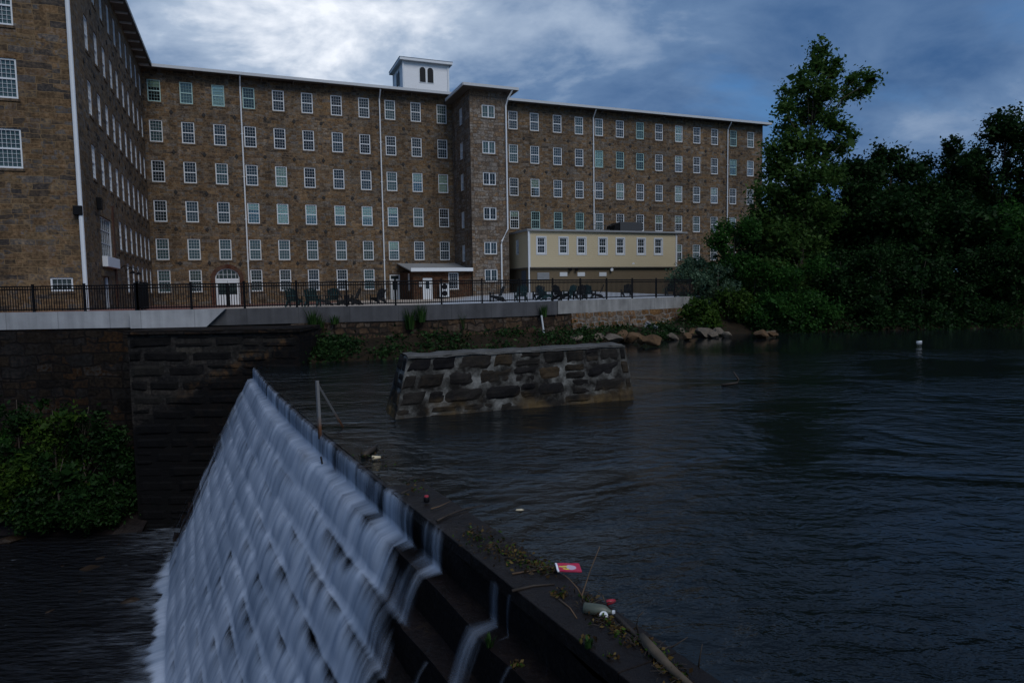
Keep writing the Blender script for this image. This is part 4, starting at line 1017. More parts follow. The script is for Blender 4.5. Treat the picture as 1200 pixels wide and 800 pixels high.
def put_chair(px, depth, rz, black, label):
    k = 'b' if black else 'g'; src = cb if black else cg
    o = src if k not in used else copy_tree(src)
    used.add(k); d = ray(px, 356); q = CAM + d * (depth / d.y); z = patio_z(q)
    o.location = (q.x, q.y, z + .005); o.rotation_euler = (0, 0, rz); o['label'] = label; o.scale = (1.0,) * 3
def faceaway(px): return PI + math.atan2(-(px - 600) / 790, 1)
ch = [(344, 35.6, .0, 0, 'green slatted garden chair at the left end of the terrace row, back to the fence'),
      (366, 35.6, .05, 0, 'green slatted garden chair second along the terrace row, back to the fence'),
      (381, 37.5, 1.9, 1, 'black garden chair turned sideways right of the two green terrace chairs'),
      (390, 39.0, .4, 0, 'green garden chair in the middle of the left terrace cluster'),
      (404, 38.4, -1.4, 1, 'black garden chair facing left in the left terrace cluster'),
      (415, 38.0, 1.5, 1, 'black garden chair at the right end of the left terrace cluster'),
      (444, 44.0, 2.6, 1, 'lone black garden chair on the terrace near the transom door'),
      (584, 41.5, 1.3, 1, 'black garden chair in front of the stair tower, facing left'),
      (611, 40.8, .2, 0, 'green garden chair below the annexe corner pipe, back to the fence'),
      (632, 46.5, 2.9, 1, 'black garden chair below the louvre vent, farther back'),
      (637, 43.5, -1.0, 0, 'green garden chair below the louvre vent, nearer the fence'),
      (645, 47.5, 1.4, 1, 'black garden chair facing left behind the tilted one'),
      (656, 41.2, -.9, 1, 'black garden chair tilted right against the fence'),
      (669, 48.5, 2.4, 0, 'green garden chair far back in the right terrace cluster'),
      (680, 44.5, .3, 1, 'black garden chair in the middle of the right terrace cluster, back to the fence'),
      (690, 47.0, -.5, 0, 'green garden chair at the right end of the right terrace cluster'),
      (701, 47.0, 1.5, 1, 'black garden chair facing left just right of the chair cluster'),
      (735, 49.0, .1, 1, 'black garden chair alone below the annexe middle windows'),
      (786, 53.0, .0, 0, 'green garden chair alone at the right end of the terrace')]
for a in ch: put_chair(a[0], a[1], a[2] + math.atan2(-(a[0] - 600) / 790, 1) * .0 + PI, a[3], a[4])

# ------------------------------------------------------------------ foliage
def leaf_mesh(name, C, size, mat, rng, droop=.0, asp=.55):
    n = len(C); a = rng.normal(size=(n, 3)); a[:, 2] *= .7; a[:, 2] -= droop; a /= np.linalg.norm(a, axis=1)[:, None]
    b = rng.normal(size=(n, 3)); b -= a * (a * b).sum(1)[:, None]; b /= np.linalg.norm(b, axis=1)[:, None]
    s = size * rng.uniform(.45, 1.6, n)[:, None]
    V = np.stack([C - a * s * .5, C + b * s * asp * .5 - a * s * .05, C + a * s * .5, C - b * s * asp * .5 - a * s * .05], 1).reshape(-1, 3)
    return np_mesh(name, V, np.arange(n * 4).reshape(n, 4), mat)
def clump_points(clumps, n, rng, sub=.32, per=26):
    w = np.array([c[3] * c[4] + c[3] * c[5] + c[4] * c[5] for c in clumps]); w = w / w.sum(); P = []
    for c, f in zip(clumps, w):
        k = max(2, int(n * f / per)); d = rng.normal(size=(k, 3)); d /= np.linalg.norm(d, axis=1)[:, None]; r = rng.uniform(0.12, 1, k)[:, None] ** .5
        cen = np.array(c[:3]) + d * r * np.array(c[3:6]); rad = rng.uniform(.5, 1.3, k)
        for q, rr in zip(cen, rad): P.append(q + rng.normal(size=(per, 3)) * sub * rr)
    return np.concatenate(P)
def limbs(mb, base, top, r0, targets, rng):
    base, top = Vector(base), Vector(top); bend = Vector((rng.uniform(-.3, .3), rng.uniform(-.3, .3), 0)); ts = np.linspace(0, 1, 7)
    path = [base.lerp(top, t) + bend * math.sin(PI * t) for t in ts]; mb.tube(path, [r0 * (1 - .85 * t) for t in ts], 8)
    for q in targets:
        q = Vector(q[:3]); h = max(.15, min(.85, (q.z - base.z) / max(.1, (top.z - base.z)) - .22)); s = base.lerp(top, h) + bend * math.sin(PI * h)
        if (q - s).length > .4: mb.tube([s, s.lerp(q, .5) + Vector((0, 0, .12 * (q - s).length)), q], [r0 * .32 * (1 - .5 * h), r0 * .2 * (1 - .5 * h), .015], 6)
def plant(name, label, cat, base, clumps, n, size, mat, rng, r0, group=None, trunk=True, top=None, sub=.32, per=26, tname='trunk', droop=.15):
    root = empty(name, base, label, cat, group); b = Vector(base)
    loc = [(c[0] - b.x, c[1] - b.y, c[2] - b.z, *c[3:6]) for c in clumps]
    C = clump_points(loc, n, rng, sub, per); core = clump_points([(*c[:3], c[3] * .75, c[4] * .75, c[5] * .75) for c in loc], max(40, n // 16), rng, sub * .6, 8)
    me = leaf_mesh('crown', np.concatenate([C, core]), size, mat, rng, droop); me2 = np.empty(len(me.vertices) * 3, np.float32); me.vertices.foreach_get('co', me2); me2 = me2.reshape(-1, 4, 3)
    k = len(C); mid = me2[k:].mean(1, keepdims=True); me2[k:] = mid + (me2[k:] - mid) * 2.6; me.vertices.foreach_set('co', me2.ravel()); me.update(); link('crown', me, root)
    if trunk:
        m = MB(); t = Vector(top) - b if top else Vector((0, 0, max(c[2] + c[5] * .5 for c in loc))); limbs(m, (0, 0, -.3), t, r0, loc, rng); m.build(tname, 'bark', root, smooth=True)
    return root
def px_clumps(lst, Y, rng, depth=1.0):
    out = []
    for x, y, rx, ry in lst:
        yy = Y + rng.uniform(-1.2, 1.2) * depth; q = at_y(x, y, yy); out.append((q.x, q.y, q.z, rx * yy / F_PX, max(rx, ry) * .8 * yy / F_PX, ry * yy / F_PX))
    return out
g1 = np.random.default_rng(21)
pop = px_clumps([(961, 56, 7, 12), (957, 76, 15, 14), (972, 84, 12, 9), (945, 96, 16, 14), (980, 76, 7, 7), (930, 108, 12, 11), (962, 108, 18, 16), (919, 128, 12, 10), (945, 132, 22, 16), (922, 150, 14, 12), (970, 140, 16, 14),
    (1000, 96, 9, 8), (1012, 88, 9, 6), (1024, 92, 8, 6), (1008, 106, 12, 6), (994, 112, 9, 8), (988, 150, 10, 8), (996, 160, 7, 6), (985, 172, 10, 9), (935, 170, 26, 18), (905, 176, 14, 12), (962, 176, 20, 14), (912, 200, 22, 18), (945, 206, 28, 20), (898, 226, 18, 14), (930, 236, 30, 20), (972, 205, 16, 16), (960, 250, 26, 22), (892, 256, 20, 16), (915, 280, 30, 22), (940, 296, 30, 24), (905, 318, 26, 22), (955, 325, 28, 24), (930, 345, 30, 20)], 54, g1)
q = at_y(935, 372, 54)
plant('poplar_tree', 'tall ragged poplar with a side bough rising above the other trees', 'tree', (q.x, 54, 1.3), [(a, b, c_, d * 1.05, e * 1.05, f * 1.05) for a, b, c_, d, e, f in pop], 26000, .28, 'poplar_leaf', g1, .24, top=(at_y(958, 70, 54).x, 54, at_y(958, 70, 54).z), sub=.31, per=26)
def auto_tree(px, py, Y, rad, label, mat, seed, name='broadleaf_tree', group='trees on the far bank', zlow=2.2, n=16000, size=.29, conic=0):
    g = np.random.default_rng(seed); t = at_y(px, py, Y); base = (t.x, Y, 1.3); H = t.z - zlow; cl = []
    for k in range(22):
        f = g.uniform(0, 1) ** .8; w = rad * ((1 - f) * .95 + .1 if conic else math.sqrt(max(.05, 1 - (f * 1.9 - .95) ** 2)) ); a = g.uniform(0, 2 * PI); rr = w * g.uniform(.35, .85); r = rad * g.uniform(.24, .42) * (.7 if conic else 1)
        cl.append((t.x + rr * math.cos(a), Y + rr * math.sin(a), zlow + f * (H - r * .8) + r * .2, r, r, r * .75))
    cl.append((t.x, Y, t.z - rad * .22, rad * .28, rad * .28, rad * .22)); cl.append((t.x, Y, zlow + H * .5, rad * .55, rad * .55, H * .3))
    return plant(name, label, 'tree', base, cl, n, size, mat, g, .28, group, top=(t.x, Y, t.z - rad * .4), sub=.36, per=30)
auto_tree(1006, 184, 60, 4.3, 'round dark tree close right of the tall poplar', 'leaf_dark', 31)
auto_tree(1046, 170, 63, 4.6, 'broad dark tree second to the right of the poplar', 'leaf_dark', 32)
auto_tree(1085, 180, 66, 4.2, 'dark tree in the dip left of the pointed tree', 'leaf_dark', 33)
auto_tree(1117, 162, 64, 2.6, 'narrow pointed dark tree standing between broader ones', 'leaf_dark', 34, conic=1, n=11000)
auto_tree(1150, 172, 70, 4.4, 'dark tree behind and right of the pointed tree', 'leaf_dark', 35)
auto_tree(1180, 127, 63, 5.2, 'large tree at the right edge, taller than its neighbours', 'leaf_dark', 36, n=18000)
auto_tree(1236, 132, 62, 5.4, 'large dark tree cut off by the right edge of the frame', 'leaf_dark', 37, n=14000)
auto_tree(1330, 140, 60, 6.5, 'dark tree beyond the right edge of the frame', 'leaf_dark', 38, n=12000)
auto_tree(960, 240, 60, 4.6, 'dark lower tree hidden behind the tall poplar', 'leaf_dark', 39)
auto_tree(902, 262, 57, 3.6, 'dark leafy tree at the left foot of the tall poplar', 'leaf_dark', 43)
auto_tree(940, 225, 61, 4.6, 'dark tree directly behind the tall poplar', 'leaf_dark', 44)
auto_tree(1115, 225, 56, 4.4, 'dark lower tree in front of the pointed tree', 'leaf_dark', 40)
auto_tree(1045, 235, 55, 4.4, 'dark lower tree in front of the broad dark tree', 'leaf_dark', 41)
auto_tree(1190, 235, 55, 4.8, 'yellowish lower tree at the right edge above the bank', 'leaf', 42)
sh = [(862, 258, 50.0, 2.3, 'leaf', 'green shrub tree against the right end of the mill'), (835, 280, 52.5, 1.7, 'leaf', 'small leafy shrub below the last mill downpipe'), (812, 300, 50.5, 2.0, 'leaf_grey', 'grey green willow shrub beside the annexe'), (842, 308, 49, 1.7, 'leaf_grey', 'grey green shrub right of the willow at the fence end'),
      (856, 338, 47.6, 1.9, 'leaf_yel', 'bright green low shrub above the waterline rocks'), (823, 352, 46.0, 1.3, 'leaf_yel', 'creeping green bush over the end of the concrete wall'), (886, 300, 48.6, 2.6, 'leaf', 'leafy bush below the tall poplar'), (935, 290, 48.4, 2.8, 'leaf', 'bush with paler upper leaves hanging over the water'),
      (905, 345, 46.8, 1.9, 'leaf', 'low bush touching the water left of the paler one'), (955, 345, 46.6, 2.0, 'leaf', 'low bush touching the water under the paler one'), (985, 280, 49.5, 3.0, 'leaf_dark', 'dark bush right of the paler one'), (1035, 290, 49.5, 3.2, 'leaf_dark', 'dark bush in the middle of the far bank'), (1085, 300, 50, 3.2, 'leaf_dark', 'dark bush left of the far bank gap'),
      (1140, 290, 50.5, 3.4, 'leaf_dark', 'dark bush right of the far bank gap'), (1195, 280, 50, 3.5, 'leaf_dark', 'dark bush at the right edge of the far bank'), (1015, 350, 47.2, 1.7, 'leaf_dark', 'low dark bush at the far waterline, leftmost of three'), (1075, 352, 48, 1.8, 'leaf_dark', 'low dark bush at the far waterline, middle of three'), (1150, 350, 48, 2.0, 'leaf_dark', 'low dark bush at the far waterline, rightmost of three')]
for i, (x, y, Y, r_, mt, lb) in enumerate(sh):
    g = np.random.default_rng(60 + i); t = at_y(x, y, Y); zb = .5 if Y < 49 else 1.6; H = t.z - zb; cl = []
    for k in range(12):
        f = g.uniform(0, 1); w = r_ * math.sqrt(max(.1, 1 - (f * 1.3 - .4) ** 2)); a = g.uniform(0, 2 * PI); rr = w * g.uniform(.3, .85); r2 = r_ * g.uniform(.25, .42)
        cl.append((t.x + rr * math.cos(a), Y + rr * math.sin(a) * .7, zb + f * (H - r2 * .6), r2, r2, r2 * .7))
    plant('shrub', lb, 'shrub', (t.x, Y, zb - .3), cl, 7000 if r_ > 2 else 4200, .19 if 'grey' not in mt else .17, mt, g, .08, 'shrubs on the far bank', sub=.24, per=24, tname='stem')
g = np.random.default_rng(300); P = []
for k in range(1500):
    x = g.uniform(22, 150); y = 74 + .25 * (x - 22) * g.uniform(0, .6) + g.uniform(-4, 8); top = 9.5 + 4 * noise.noise(Vector((x * .09, y * .05, 0))) + .03 * x
    if x < 34: top *= .45 + .55 * (x - 22) / 12
    P.append(np.array([x, y, g.uniform(1, max(2, top))]) + g.normal(size=(12, 3)) * .9)
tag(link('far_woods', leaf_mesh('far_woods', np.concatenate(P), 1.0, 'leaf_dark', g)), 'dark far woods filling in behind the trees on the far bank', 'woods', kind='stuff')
# bushes in the gorge, under the left wall
for i, (x, y, Y, r_, mt, lb) in enumerate([(20, 480, 29.9, 2.0, 'leaf_dark', 'tall dark green bush at the left edge of the gorge'), (62, 492, 29.6, 1.9, 'leaf_yel', 'bright green bush in the middle under the fieldstone wall'), (105, 490, 30.0, 1.7, 'leaf_dark', 'dark green bush beside the stone abutment'), (140, 520, 30.2, 1.3, 'leaf_dark', 'dark bush tucked against the abutment corner'),
      (25, 545, 28.9, 1.6, 'leaf_yel', 'low yellowish bush above the river at the left edge'), (75, 550, 28.9, 1.6, 'leaf_dark', 'low dark green bush above the river below the bright one'), (115, 565, 29.2, 1.3, 'leaf_dark', 'low dark bush above the river, nearest the abutment'), (-35, 490, 29.4, 2.2, 'leaf', 'green bush beyond the left edge of the frame'), (40, 585, 28.6, 1.2, 'leaf_dark', 'very low dark bush at the river edge near the left side'), (98, 592, 28.6, 1.1, 'leaf_dark', 'very low dark bush at the river edge below the abutment bushes')]):
    g = np.random.default_rng(90 + i); t = at_y(x, y, Y); zb = -6.6; H = t.z - zb; cl = []
    for k in range(16):
        f = g.uniform(.05, 1); w = r_ * math.sqrt(max(.1, 1 - (f * 1.3 - .4) ** 2)); a = g.uniform(0, 2 * PI); rr = w * g.uniform(.2, .85); r2 = r_ * g.uniform(.22, .4)
        if k % 4 == 0: cl.append((t.x + rr * math.cos(a), Y - r_ * .2, t.z + g.uniform(-.3, .35), .16, .16, .4))
        cl.append((t.x + rr * math.cos(a), Y + rr * math.sin(a) * .45, zb + f * (H - r2 * .6), r2, r2 * .8, r2 * .7))
    plant('bush', lb, 'bush', (t.x, Y, zb), cl, 5200, .15, mt, g, .07, 'bushes in the gorge', sub=.17, per=22, tname='stem')
# ground cover and weeds on the middle bank
g = np.random.default_rng(130); P = []
for k in range(470):
    f = g.uniform(0, 1); i = f * 9; j = int(i); a = np.array(SHORE[j]); b = np.array(SHORE[j + 1]); ia = np.array(inner[j]); ib = np.array(inner[j + 1])
    s = a + (b - a) * (i - j); n_ = ia + (ib - ia) * (i - j); t = g.uniform(.05, .95)
    if noise.noise(Vector((s[0] * .45, t * 1.2, 2))) < -.18: continue
    c = np.array([s[0] + (n_[0] - s[0]) * t, s[1] + (n_[1] - s[1]) * t, n_[2] * t + .12]); r = g.uniform(.15, .45)
    P.append(c + g.normal(size=(36, 3)) * np.array([r, r, r * .55]))
P = np.concatenate(P); P[:, 2] = np.maximum(P[:, 2], .04)
tag(link('ground_cover', leaf_mesh('ground_cover', P, .17, 'leaf_cover', g)), 'low leafy ground cover on the bank between the rubble wall and the pool', 'ground cover', kind='stuff')
g = np.random.default_rng(131); P = []
for k in range(1100):
    f = 9 + g.uniform(0, 1) * 5.5; j = int(f); a = np.array(SHORE[j]); b = np.array(SHORE[j + 1]); ia = np.array(inner[j]); ib = np.array(inner[j + 1])
    s = a + (b - a) * (f - j); n_ = ia + (ib - ia) * (f - j); t = g.uniform(-.06, 1.0); r = g.uniform(.25, .6)
    P.append(np.array([s[0] + (n_[0] - s[0]) * t, s[1] + (n_[1] - s[1]) * t, max(.25, n_[2] * t + .35)]) + g.normal(size=(40, 3)) * np.array([r, r, r * .8]))
P = np.concatenate(P); P[:, 2] = np.maximum(P[:, 2], .05)
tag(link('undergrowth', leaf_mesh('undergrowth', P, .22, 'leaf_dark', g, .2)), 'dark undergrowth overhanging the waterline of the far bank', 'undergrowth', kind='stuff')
def blades(name, base, h, n, spread, label, group, mat='grassblade', seed=0):
    g = np.random.default_rng(seed); V = []
    for k in range(n):
        a = g.uniform(0, 2 * PI); d = np.array([math.cos(a), math.sin(a), 0]); w = np.array([-d[1], d[0], 0]) * .018; r = g.uniform(0, spread); hh = h * g.uniform(.5, 1.0); le = g.uniform(.1, .45) * hh
        o = d * r * .5; V += [o - w, o + w, o + d * le * .4 + np.array([0, 0, hh * .65]) + w * .7, o + d * le * .4 + np.array([0, 0, hh * .65]) - w * .7, o + d * le * .4 + np.array([0, 0, hh * .65]) - w * .7, o + d * le * .4 + np.array([0, 0, hh * .65]) + w * .7, o + d * le + np.array([0, 0, hh]) + w * .1, o + d * le + np.array([0, 0, hh]) - w * .1]
    V = np.array(V); o = tag(link(name, np_mesh(name, V, np.arange(len(V)).reshape(-1, 4), mat)), label, 'grass', group); o.location = base; return o
for i, (x, y, hh, lb) in enumerate([(366, 383, 1.3, 'tall grass tuft against the dark concrete, leftmost of the tufts'), (374, 386, .9, 'shorter grass tuft right of the leftmost tall one'), (393, 380, .5, 'tiny weed at a joint of the dark concrete'), (478, 377, 1.25, 'tall grass tuft in the middle of the dark concrete'), (492, 378, 1.0, 'shorter grass tuft right of the middle tall one'), (542, 374, 1.0, 'thin yellow topped weed against the dark concrete'), (636, 369, .8, 'thin grass tuft near the end of the dark concrete')]):
    q = wall_at(x); q = q + Vector((.05, -.25, 0)); q.z = 1.65 if i not in (5,) else 1.2
    if i in (0, 1, 3): q.z = 1.3
    blades('grass_tuft', q, hh, 90 if i != 5 else 20, .45 if i != 5 else .1, lb, 'grass tufts at the concrete wall', seed=i)
tag(MB().tube([at_y(634.5, 369.5, wall_at(635).y - .6), at_y(637.5, 391, wall_at(635).y - .75)], .05, 8).build('drain_pipe', 'eave', org=at_y(637.5, 391, wall_at(635).y - .75)), 'thin white drain pipe down the rubble wall', 'pipe')
# culvert headwall
q0, q1, q2 = at_y(744, 391.5, 44.3), at_y(771, 391.5, 43.0), at_y(770, 383, 43.0); q3 = at_y(756, 376, 44.4); q4 = at_y(745, 377, 44.7)
hw = empty('culvert_headwall', (q0.x, q0.y, 0), 'small sloped concrete culvert wing above the waterline rocks', 'culvert')
MB().prism([q0 - Vector((0, 0, .3)), q1 - Vector((0, 0, .3)), q2, q3, q4], Vector((.12, .3, 0))).build('wing_wall', 'conc', hw, org=(q0.x, q0.y, 0))
MB().box(q4.x - .9, q4.x + .5, q4.y + .35, q4.y + .9, q4.z - .05, q4.z + .18).build('lintel', 'coursed', hw, org=(q0.x, q0.y, 0), bevel=.03)
# rocks
def rock_mesh(seed, mat):
    g = random.Random(seed); import bmesh as bm_
    b = bm_.new(); bm_.ops.create_icosphere(b, subdivisions=3, radius=.5)
    pl_ = [(Vector((g.gauss(0, 1), g.gauss(0, 1), g.gauss(0, 1))).normalized(), g.uniform(.24, .4)) for _ in range(12)]
    for v in b.verts:
        for n_, d in pl_:
            e = v.co.dot(n_) - d
            if e > 0: v.co -= n_ * e * .92
        v.co *= 1 + .09 * noise.noise(v.co * 4 + Vector((seed, 0, 0)))
    me = bpy.data.meshes.new('rock'); b.to_mesh(me); b.free(); me.materials.append(M[mat]); return me
RM = [rock_mesh(k, 'rock' if k % 3 else 'rock_brown') for k in range(8)]; RW = [rock_mesh(k + 20, 'rock_wet') for k in range(4)]
rk = random.Random(12); ordn = ['first', 'second', 'third', 'fourth', 'fifth', 'sixth', 'seventh', 'eighth', 'ninth', 'tenth', 'eleventh', 'twelfth', 'thirteenth', 'fourteenth']
def rock(p, s, label, grp, pool_, zsc=.62):
    o = link('rock', rk.choice(pool_)); o.location = p; o.scale = (s * rk.uniform(.9, 1.4), s * rk.uniform(.8, 1.1), s * zsc * rk.uniform(.8, 1.15)); o.rotation_euler = (rk.uniform(-.3, .3), rk.uniform(-.3, .3), rk.uniform(0, 6)); return tag(o, label, 'rock', grp)
rp = [(776, 388.5, .9), (788, 391, .65), (797, 387, .95), (806, 391, .7), (815, 386.5, 1.0), (827, 388, 1.05), (836, 388.5, .7), (843, 386, .8), (852, 388, .6), (893, 389, 1.0), (906, 388, .6)]
for i, (x, y, s) in enumerate(rp): rock(at_z(x, y + 3.5, .2), s * 1.25, 'tan boulder on the far waterline, %s to the right of the culvert wing' % ordn[i], 'boulders along the far waterline', RM)
rp = [(764, 397.5, 1.0), (752, 397, .7), (741, 394, .8), (730, 393, .9), (720, 396, 1.1), (712, 391, .8), (702, 394, .9), (694, 390, .7), (683, 393, .7), (674, 396, .9)]
for i, (x, y, s) in enumerate(rp): rock(at_z(x, y + 1, .34), s * 1.2, 'rock below the culvert and coursed wall, %s to the left of the wing tip' % ordn[i], 'rocks below the coursed wall', RM)
rp = [(12, 632, 1.3), (70, 664, .5), (105, 668, 1.0), (52, 660, .4), (120, 655, .7), (55, 717, .5), (90, 694, .45), (155, 706, .9), (135, 640, .5), (25, 690, .5), (150, 612, .9), (170, 618, .9)]
for i, (x, y, s) in enumerate(rp): rock(at_z(x, y, -7.28), s, 'wet brown rock in the shallow river, %s in order from the left edge' % ordn[i], 'wet rocks in the river below the falls', RW, .4)

for i, (x, y, lb) in enumerate([(602, 778, 'small orange tipped weed growing on the lower dam step'), (574, 752, 'small yellowish weed on the edge of the first dam step'), (690, 752, 'little weed sprouting from the dam cap joint')]):
    w_ = blades('weed', at_z(x, y + 6, (-1.2, -.6, .05)[i]), (.22, .16, .1)[i], 16, .07, lb, 'weeds on the dam', 'leaf_litter' if i == 0 else 'grassblade', 70 + i); w_['category'] = 'weed'
# ------------------------------------------------------------------ post, brace and flotsam on the dam cap
b0, t0, br = at_z(375, 508, 0), at_z(375, 508, 0), at_z(404, 499, 0)
pt_ = at_y(371.5, 446, b0.y)
po = empty('steel_post', b0, 'rusty leaning post with a diagonal brace on the dam crest', 'post')
po.location.z = -.12
MB().tube([Vector((0, 0, 0)), pt_ - po.location], .045, 4).build('upright', 'rustpost', po)
MB().tube([at_y(373, 451, b0.y) - po.location, br - po.location + Vector((0, 0, -.1))], .03, 4).build('brace', 'rustpost', po)
tag(MB().tube([at_y(376, 535, 14.6), at_y(381, 560, 14.3)], .02, 6).build('steel_rod', 'black', org=at_y(376, 535, 14.6)), 'thin dark rod sticking out of the falls below the rusty post', 'rod')
def stick(name, pts, r, mat, label, cat, group=None, bend=True):
    pts = [Vector(p) for p in pts]; o = pts[0].copy(); rr = [r * lerp(1, .45, k / max(1, len(pts) - 1)) for k in range(len(pts))]
    return tag(MB().tube(pts, rr, 7).build(name, mat, org=o, smooth=True), label, cat, group)
Z = lambda x, y, z=.05: at_z(x, y, z)
stick('drift_log', [Z(752, 748), Z(768, 764, .08), Z(785, 782, .07), Z(812, 806, .05), Z(850, 850, .05)], .055, 'wood', 'pale bark log lying along the upstream edge of the dam cap', 'log')
stick('drift_log', [Z(722, 722, .04), Z(738, 738, .05), Z(750, 748, .05), Z(768, 764, .03)], .035, 'darkwood', 'dark wet branch leading from the bottle to the pale log', 'log')
stick('drift_log', [Z(426, 534, .04), Z(437, 526, .06), Z(441, 522, .04)], .07, 'darkwood', 'short dark log floating near the rusty post', 'log')
stick('wood_chip', [Z(436, 536.5, .05), Z(446, 535.5, .05)], .05, 'palewood', 'pale split wood chip floating beside the short dark log', 'wood')
for i, (a, lb) in enumerate([([(512, 610), (528, 602), (545, 596), (568, 592)], 'long dark stick reaching over the cap from the crest edge'), ([(600, 692), (625, 686), (650, 684)], 'dark stick lying across the cap below the red wrapper'), ([(420, 548), (440, 545), (462, 541)], 'thin dark stick in the water below the short log'), ([(470, 578), (483, 572), (490, 569)], 'thin stick across the far part of the cap'), ([(600, 672), (625, 668), (648, 665)], 'brown stick among the leaves below the wrapper'), ([(505, 596), (515, 593), (528, 587)], 'short twig right of the dark red can'), ([(655, 702), (668, 712), (676, 724)], 'pale twig left of the green bottle')]):
    stick('stick', [Z(x, y, .045) for x, y in a], .018 if i < 2 else .012, 'darkwood' if i < 4 else 'twig', lb, 'stick')
b = at_z(683, 706, .03); Yb = b.y
stick('twig', [b, at_y(682, 697, Yb), at_y(686, 685, Yb + .1), at_y(692, 667, Yb + .15), at_y(703, 640, Yb + .2)], .009, 'twig', 'upright bare forked twig standing by the green bottle, right fork', 'twig')
stick('twig', [at_y(682, 699, Yb), at_y(677, 689, Yb), at_y(668, 679, Yb + .1), at_y(660, 672, Yb + .1)], .008, 'twig', 'bare twig bending up left towards the red wrapper', 'twig')
stick('twig', [at_z(697, 691, .03), at_z(706, 697, .08), at_z(709, 705, .05)], .007, 'wood', 'pale arched twig ending at the small red scrap', 'twig')
for i, (a, lb) in enumerate([([(749, 745), (746, 732), (748, 722), (754, 716)], 'dark hooked reed curling up beside the wet branch'), ([(780, 762), (795, 753), (806, 746)], 'dark reed leaning right over the water'), ([(818, 786), (820, 770), (823, 754)], 'dark upright reed, rightmost of the reeds')]):
    y0 = at_z(*a[0], 0).y; stick('reed', [at_y(x, y, y0) for x, y in a], .009, 'darkwood', lb, 'reed')
# red wrapper
wc = at_z(666, 665, .09); wr = MB(); nx_, ny_ = 12, 7
for j in range(ny_):
    for i in range(nx_):
        def wp(i, j): x = lerp(-.14, .14, i / nx_); y = lerp(-.075, .075, j / ny_); return (x, y, .012 * noise.noise(Vector((x * 14, y * 14, 1))) + .01)
        wr.quad(wp(i, j), wp(i + 1, j), wp(i + 1, j + 1), wp(i, j + 1))
me = wr.mesh('snack_wrapper', 'wrapper'); wo = tag(link('snack_wrapper', me), 'crumpled red snack wrapper with yellow and white print floating by the twig', 'wrapper'); wo.location = wc; wo.rotation_euler = (.22, .1, .15)
sd = wo.modifiers.new('thickness', 'SOLIDIFY'); sd.thickness = .012
# bottle, cup lid, red scrap, can, yellow leaf, float
bc = at_z(698, 714, .07); bo = empty('plastic_bottle', bc, 'dirty green plastic bottle lying in the flotsam by the forked twig', 'bottle', rz=-.35)
MB().tube([(-.12, 0, 0), (-.11, 0, 0), (0, 0, .0), (.09, 0, .0), (.125, 0, 0), (.14, 0, 0), (.165, 0, 0)], [.045, .058, .06, .058, .035, .022, .02], 14).build('body', 'bottle', bo, smooth=True); MB().tube([(.166, 0, 0), (.19, 0, 0)], .022, 10).build('cap', 'eave', bo)
cc = at_z(707.5, 721, .06); lo = empty('foam_cup', cc, 'small round white cup end facing up below the green bottle', 'cup'); d = (CAM - cc).normalized()
MB().tube([d * -.06, d * .012], [.036, .042], 16).build('body', 'white', lo); MB().tube([d * .0125 + Vector((-.02, 0, 0)), d * .0125 + Vector((.018, 0, .008))], .004, 6).build('slot', 'darkgrey', lo)
tag(MB().tube([at_z(711, 706, .06), at_z(716, 704.5, .07), at_z(720, 703.5, .06)], [.03, .026, .02], 9).build('plastic_scrap', 'redplastic', org=at_z(714, 705, .06), smooth=True), 'small bright red plastic scrap behind the green bottle', 'scrap')
ca = at_z(500, 590.5, .0); k_ = empty('drink_can', ca, 'dark can with a red end standing on the dam cap', 'can'); k_.location.z = .035
MB().tube([(0, 0, 0), (0, 0, .01), (0, 0, .07), (0, 0, .08)], [.04, .045, .045, .036], 14).build('body', 'black', k_, smooth=True); MB().tube([(0, 0, .081), (0, 0, .1)], [.036, .03], 14).build('end', 'redplastic', k_)
tag(MB().prism([(0.05, 0, 0), (.015, .04, .004), (-.06, .02, .003), (-.07, -.01, 0), (0, -.035, .004)], (0, 0, .006)).build('floating_leaf', 'palewood', org=(0, 0, 0)), 'single yellow leaf floating alone on the dark water', 'leaf').location = at_z(610, 597.5, .006)
f_ = at_z(1077, 400.5, .02); tag(MB().tube([f_ + Vector((-.14, 0, 0)), f_ + Vector((.1, 0, .01)), f_ + Vector((.16, 0, .03))], [.035, .05, .02], 10).build('float', 'white', org=f_, smooth=True), 'white float drifting in front of the far bank', 'float')
f_ = at_z(864, 452, .0); stick('snag', [f_ + Vector((-.5, 0, .03)), f_ + Vector((0, 0, .09)), f_ + Vector((.05, .02, .2)), f_ + Vector((-.12, .03, .45))], .05, 'darkwood', 'small dark snag poking out of the open pool', 'snag')
tag(MB().tube([at_z(897, 390, .12), at_z(908, 388.5, .14)], .1, 7).build('drift_log', 'wood', org=at_z(900, 389, .12)), 'pale log stranded under the low bushes on the far bank', 'log')
# leaf litter: one mass of loose leaves and stalks along the cap
g = np.random.default_rng(200); P = []
for x, y, n, r in [(556, 622, 60, .22), (565, 630, 90, .25), (575, 640, 80, .22), (590, 646, 60, .2), (603, 650, 90, .2), (618, 658, 110, .2), (632, 664, 110, .18), (645, 668, 60, .14), (660, 695, 60, .13), (690, 702, 50, .12), (705, 724, 70, .1), (715, 730, 50, .1), (728, 740, 60, .1), (742, 752, 50, .1), (757, 752, 60, .09), (768, 766, 90, .09), (780, 780, 100, .09), (795, 793, 90, .09), (690, 750, 26, .08), (717, 770, 26, .06), (486, 575, 30, .2), (478, 566, 30, .25), (460, 548, 30, .3), (432, 533, 50, .3), (445, 540, 30, .3), (605, 778, 40, .06)]:
    q = np.array(at_z(x, y, .05)); c = q + g.normal(size=(int(n * .8), 3)) * np.array([r * .55, r * .55, .012]); P.append(c)
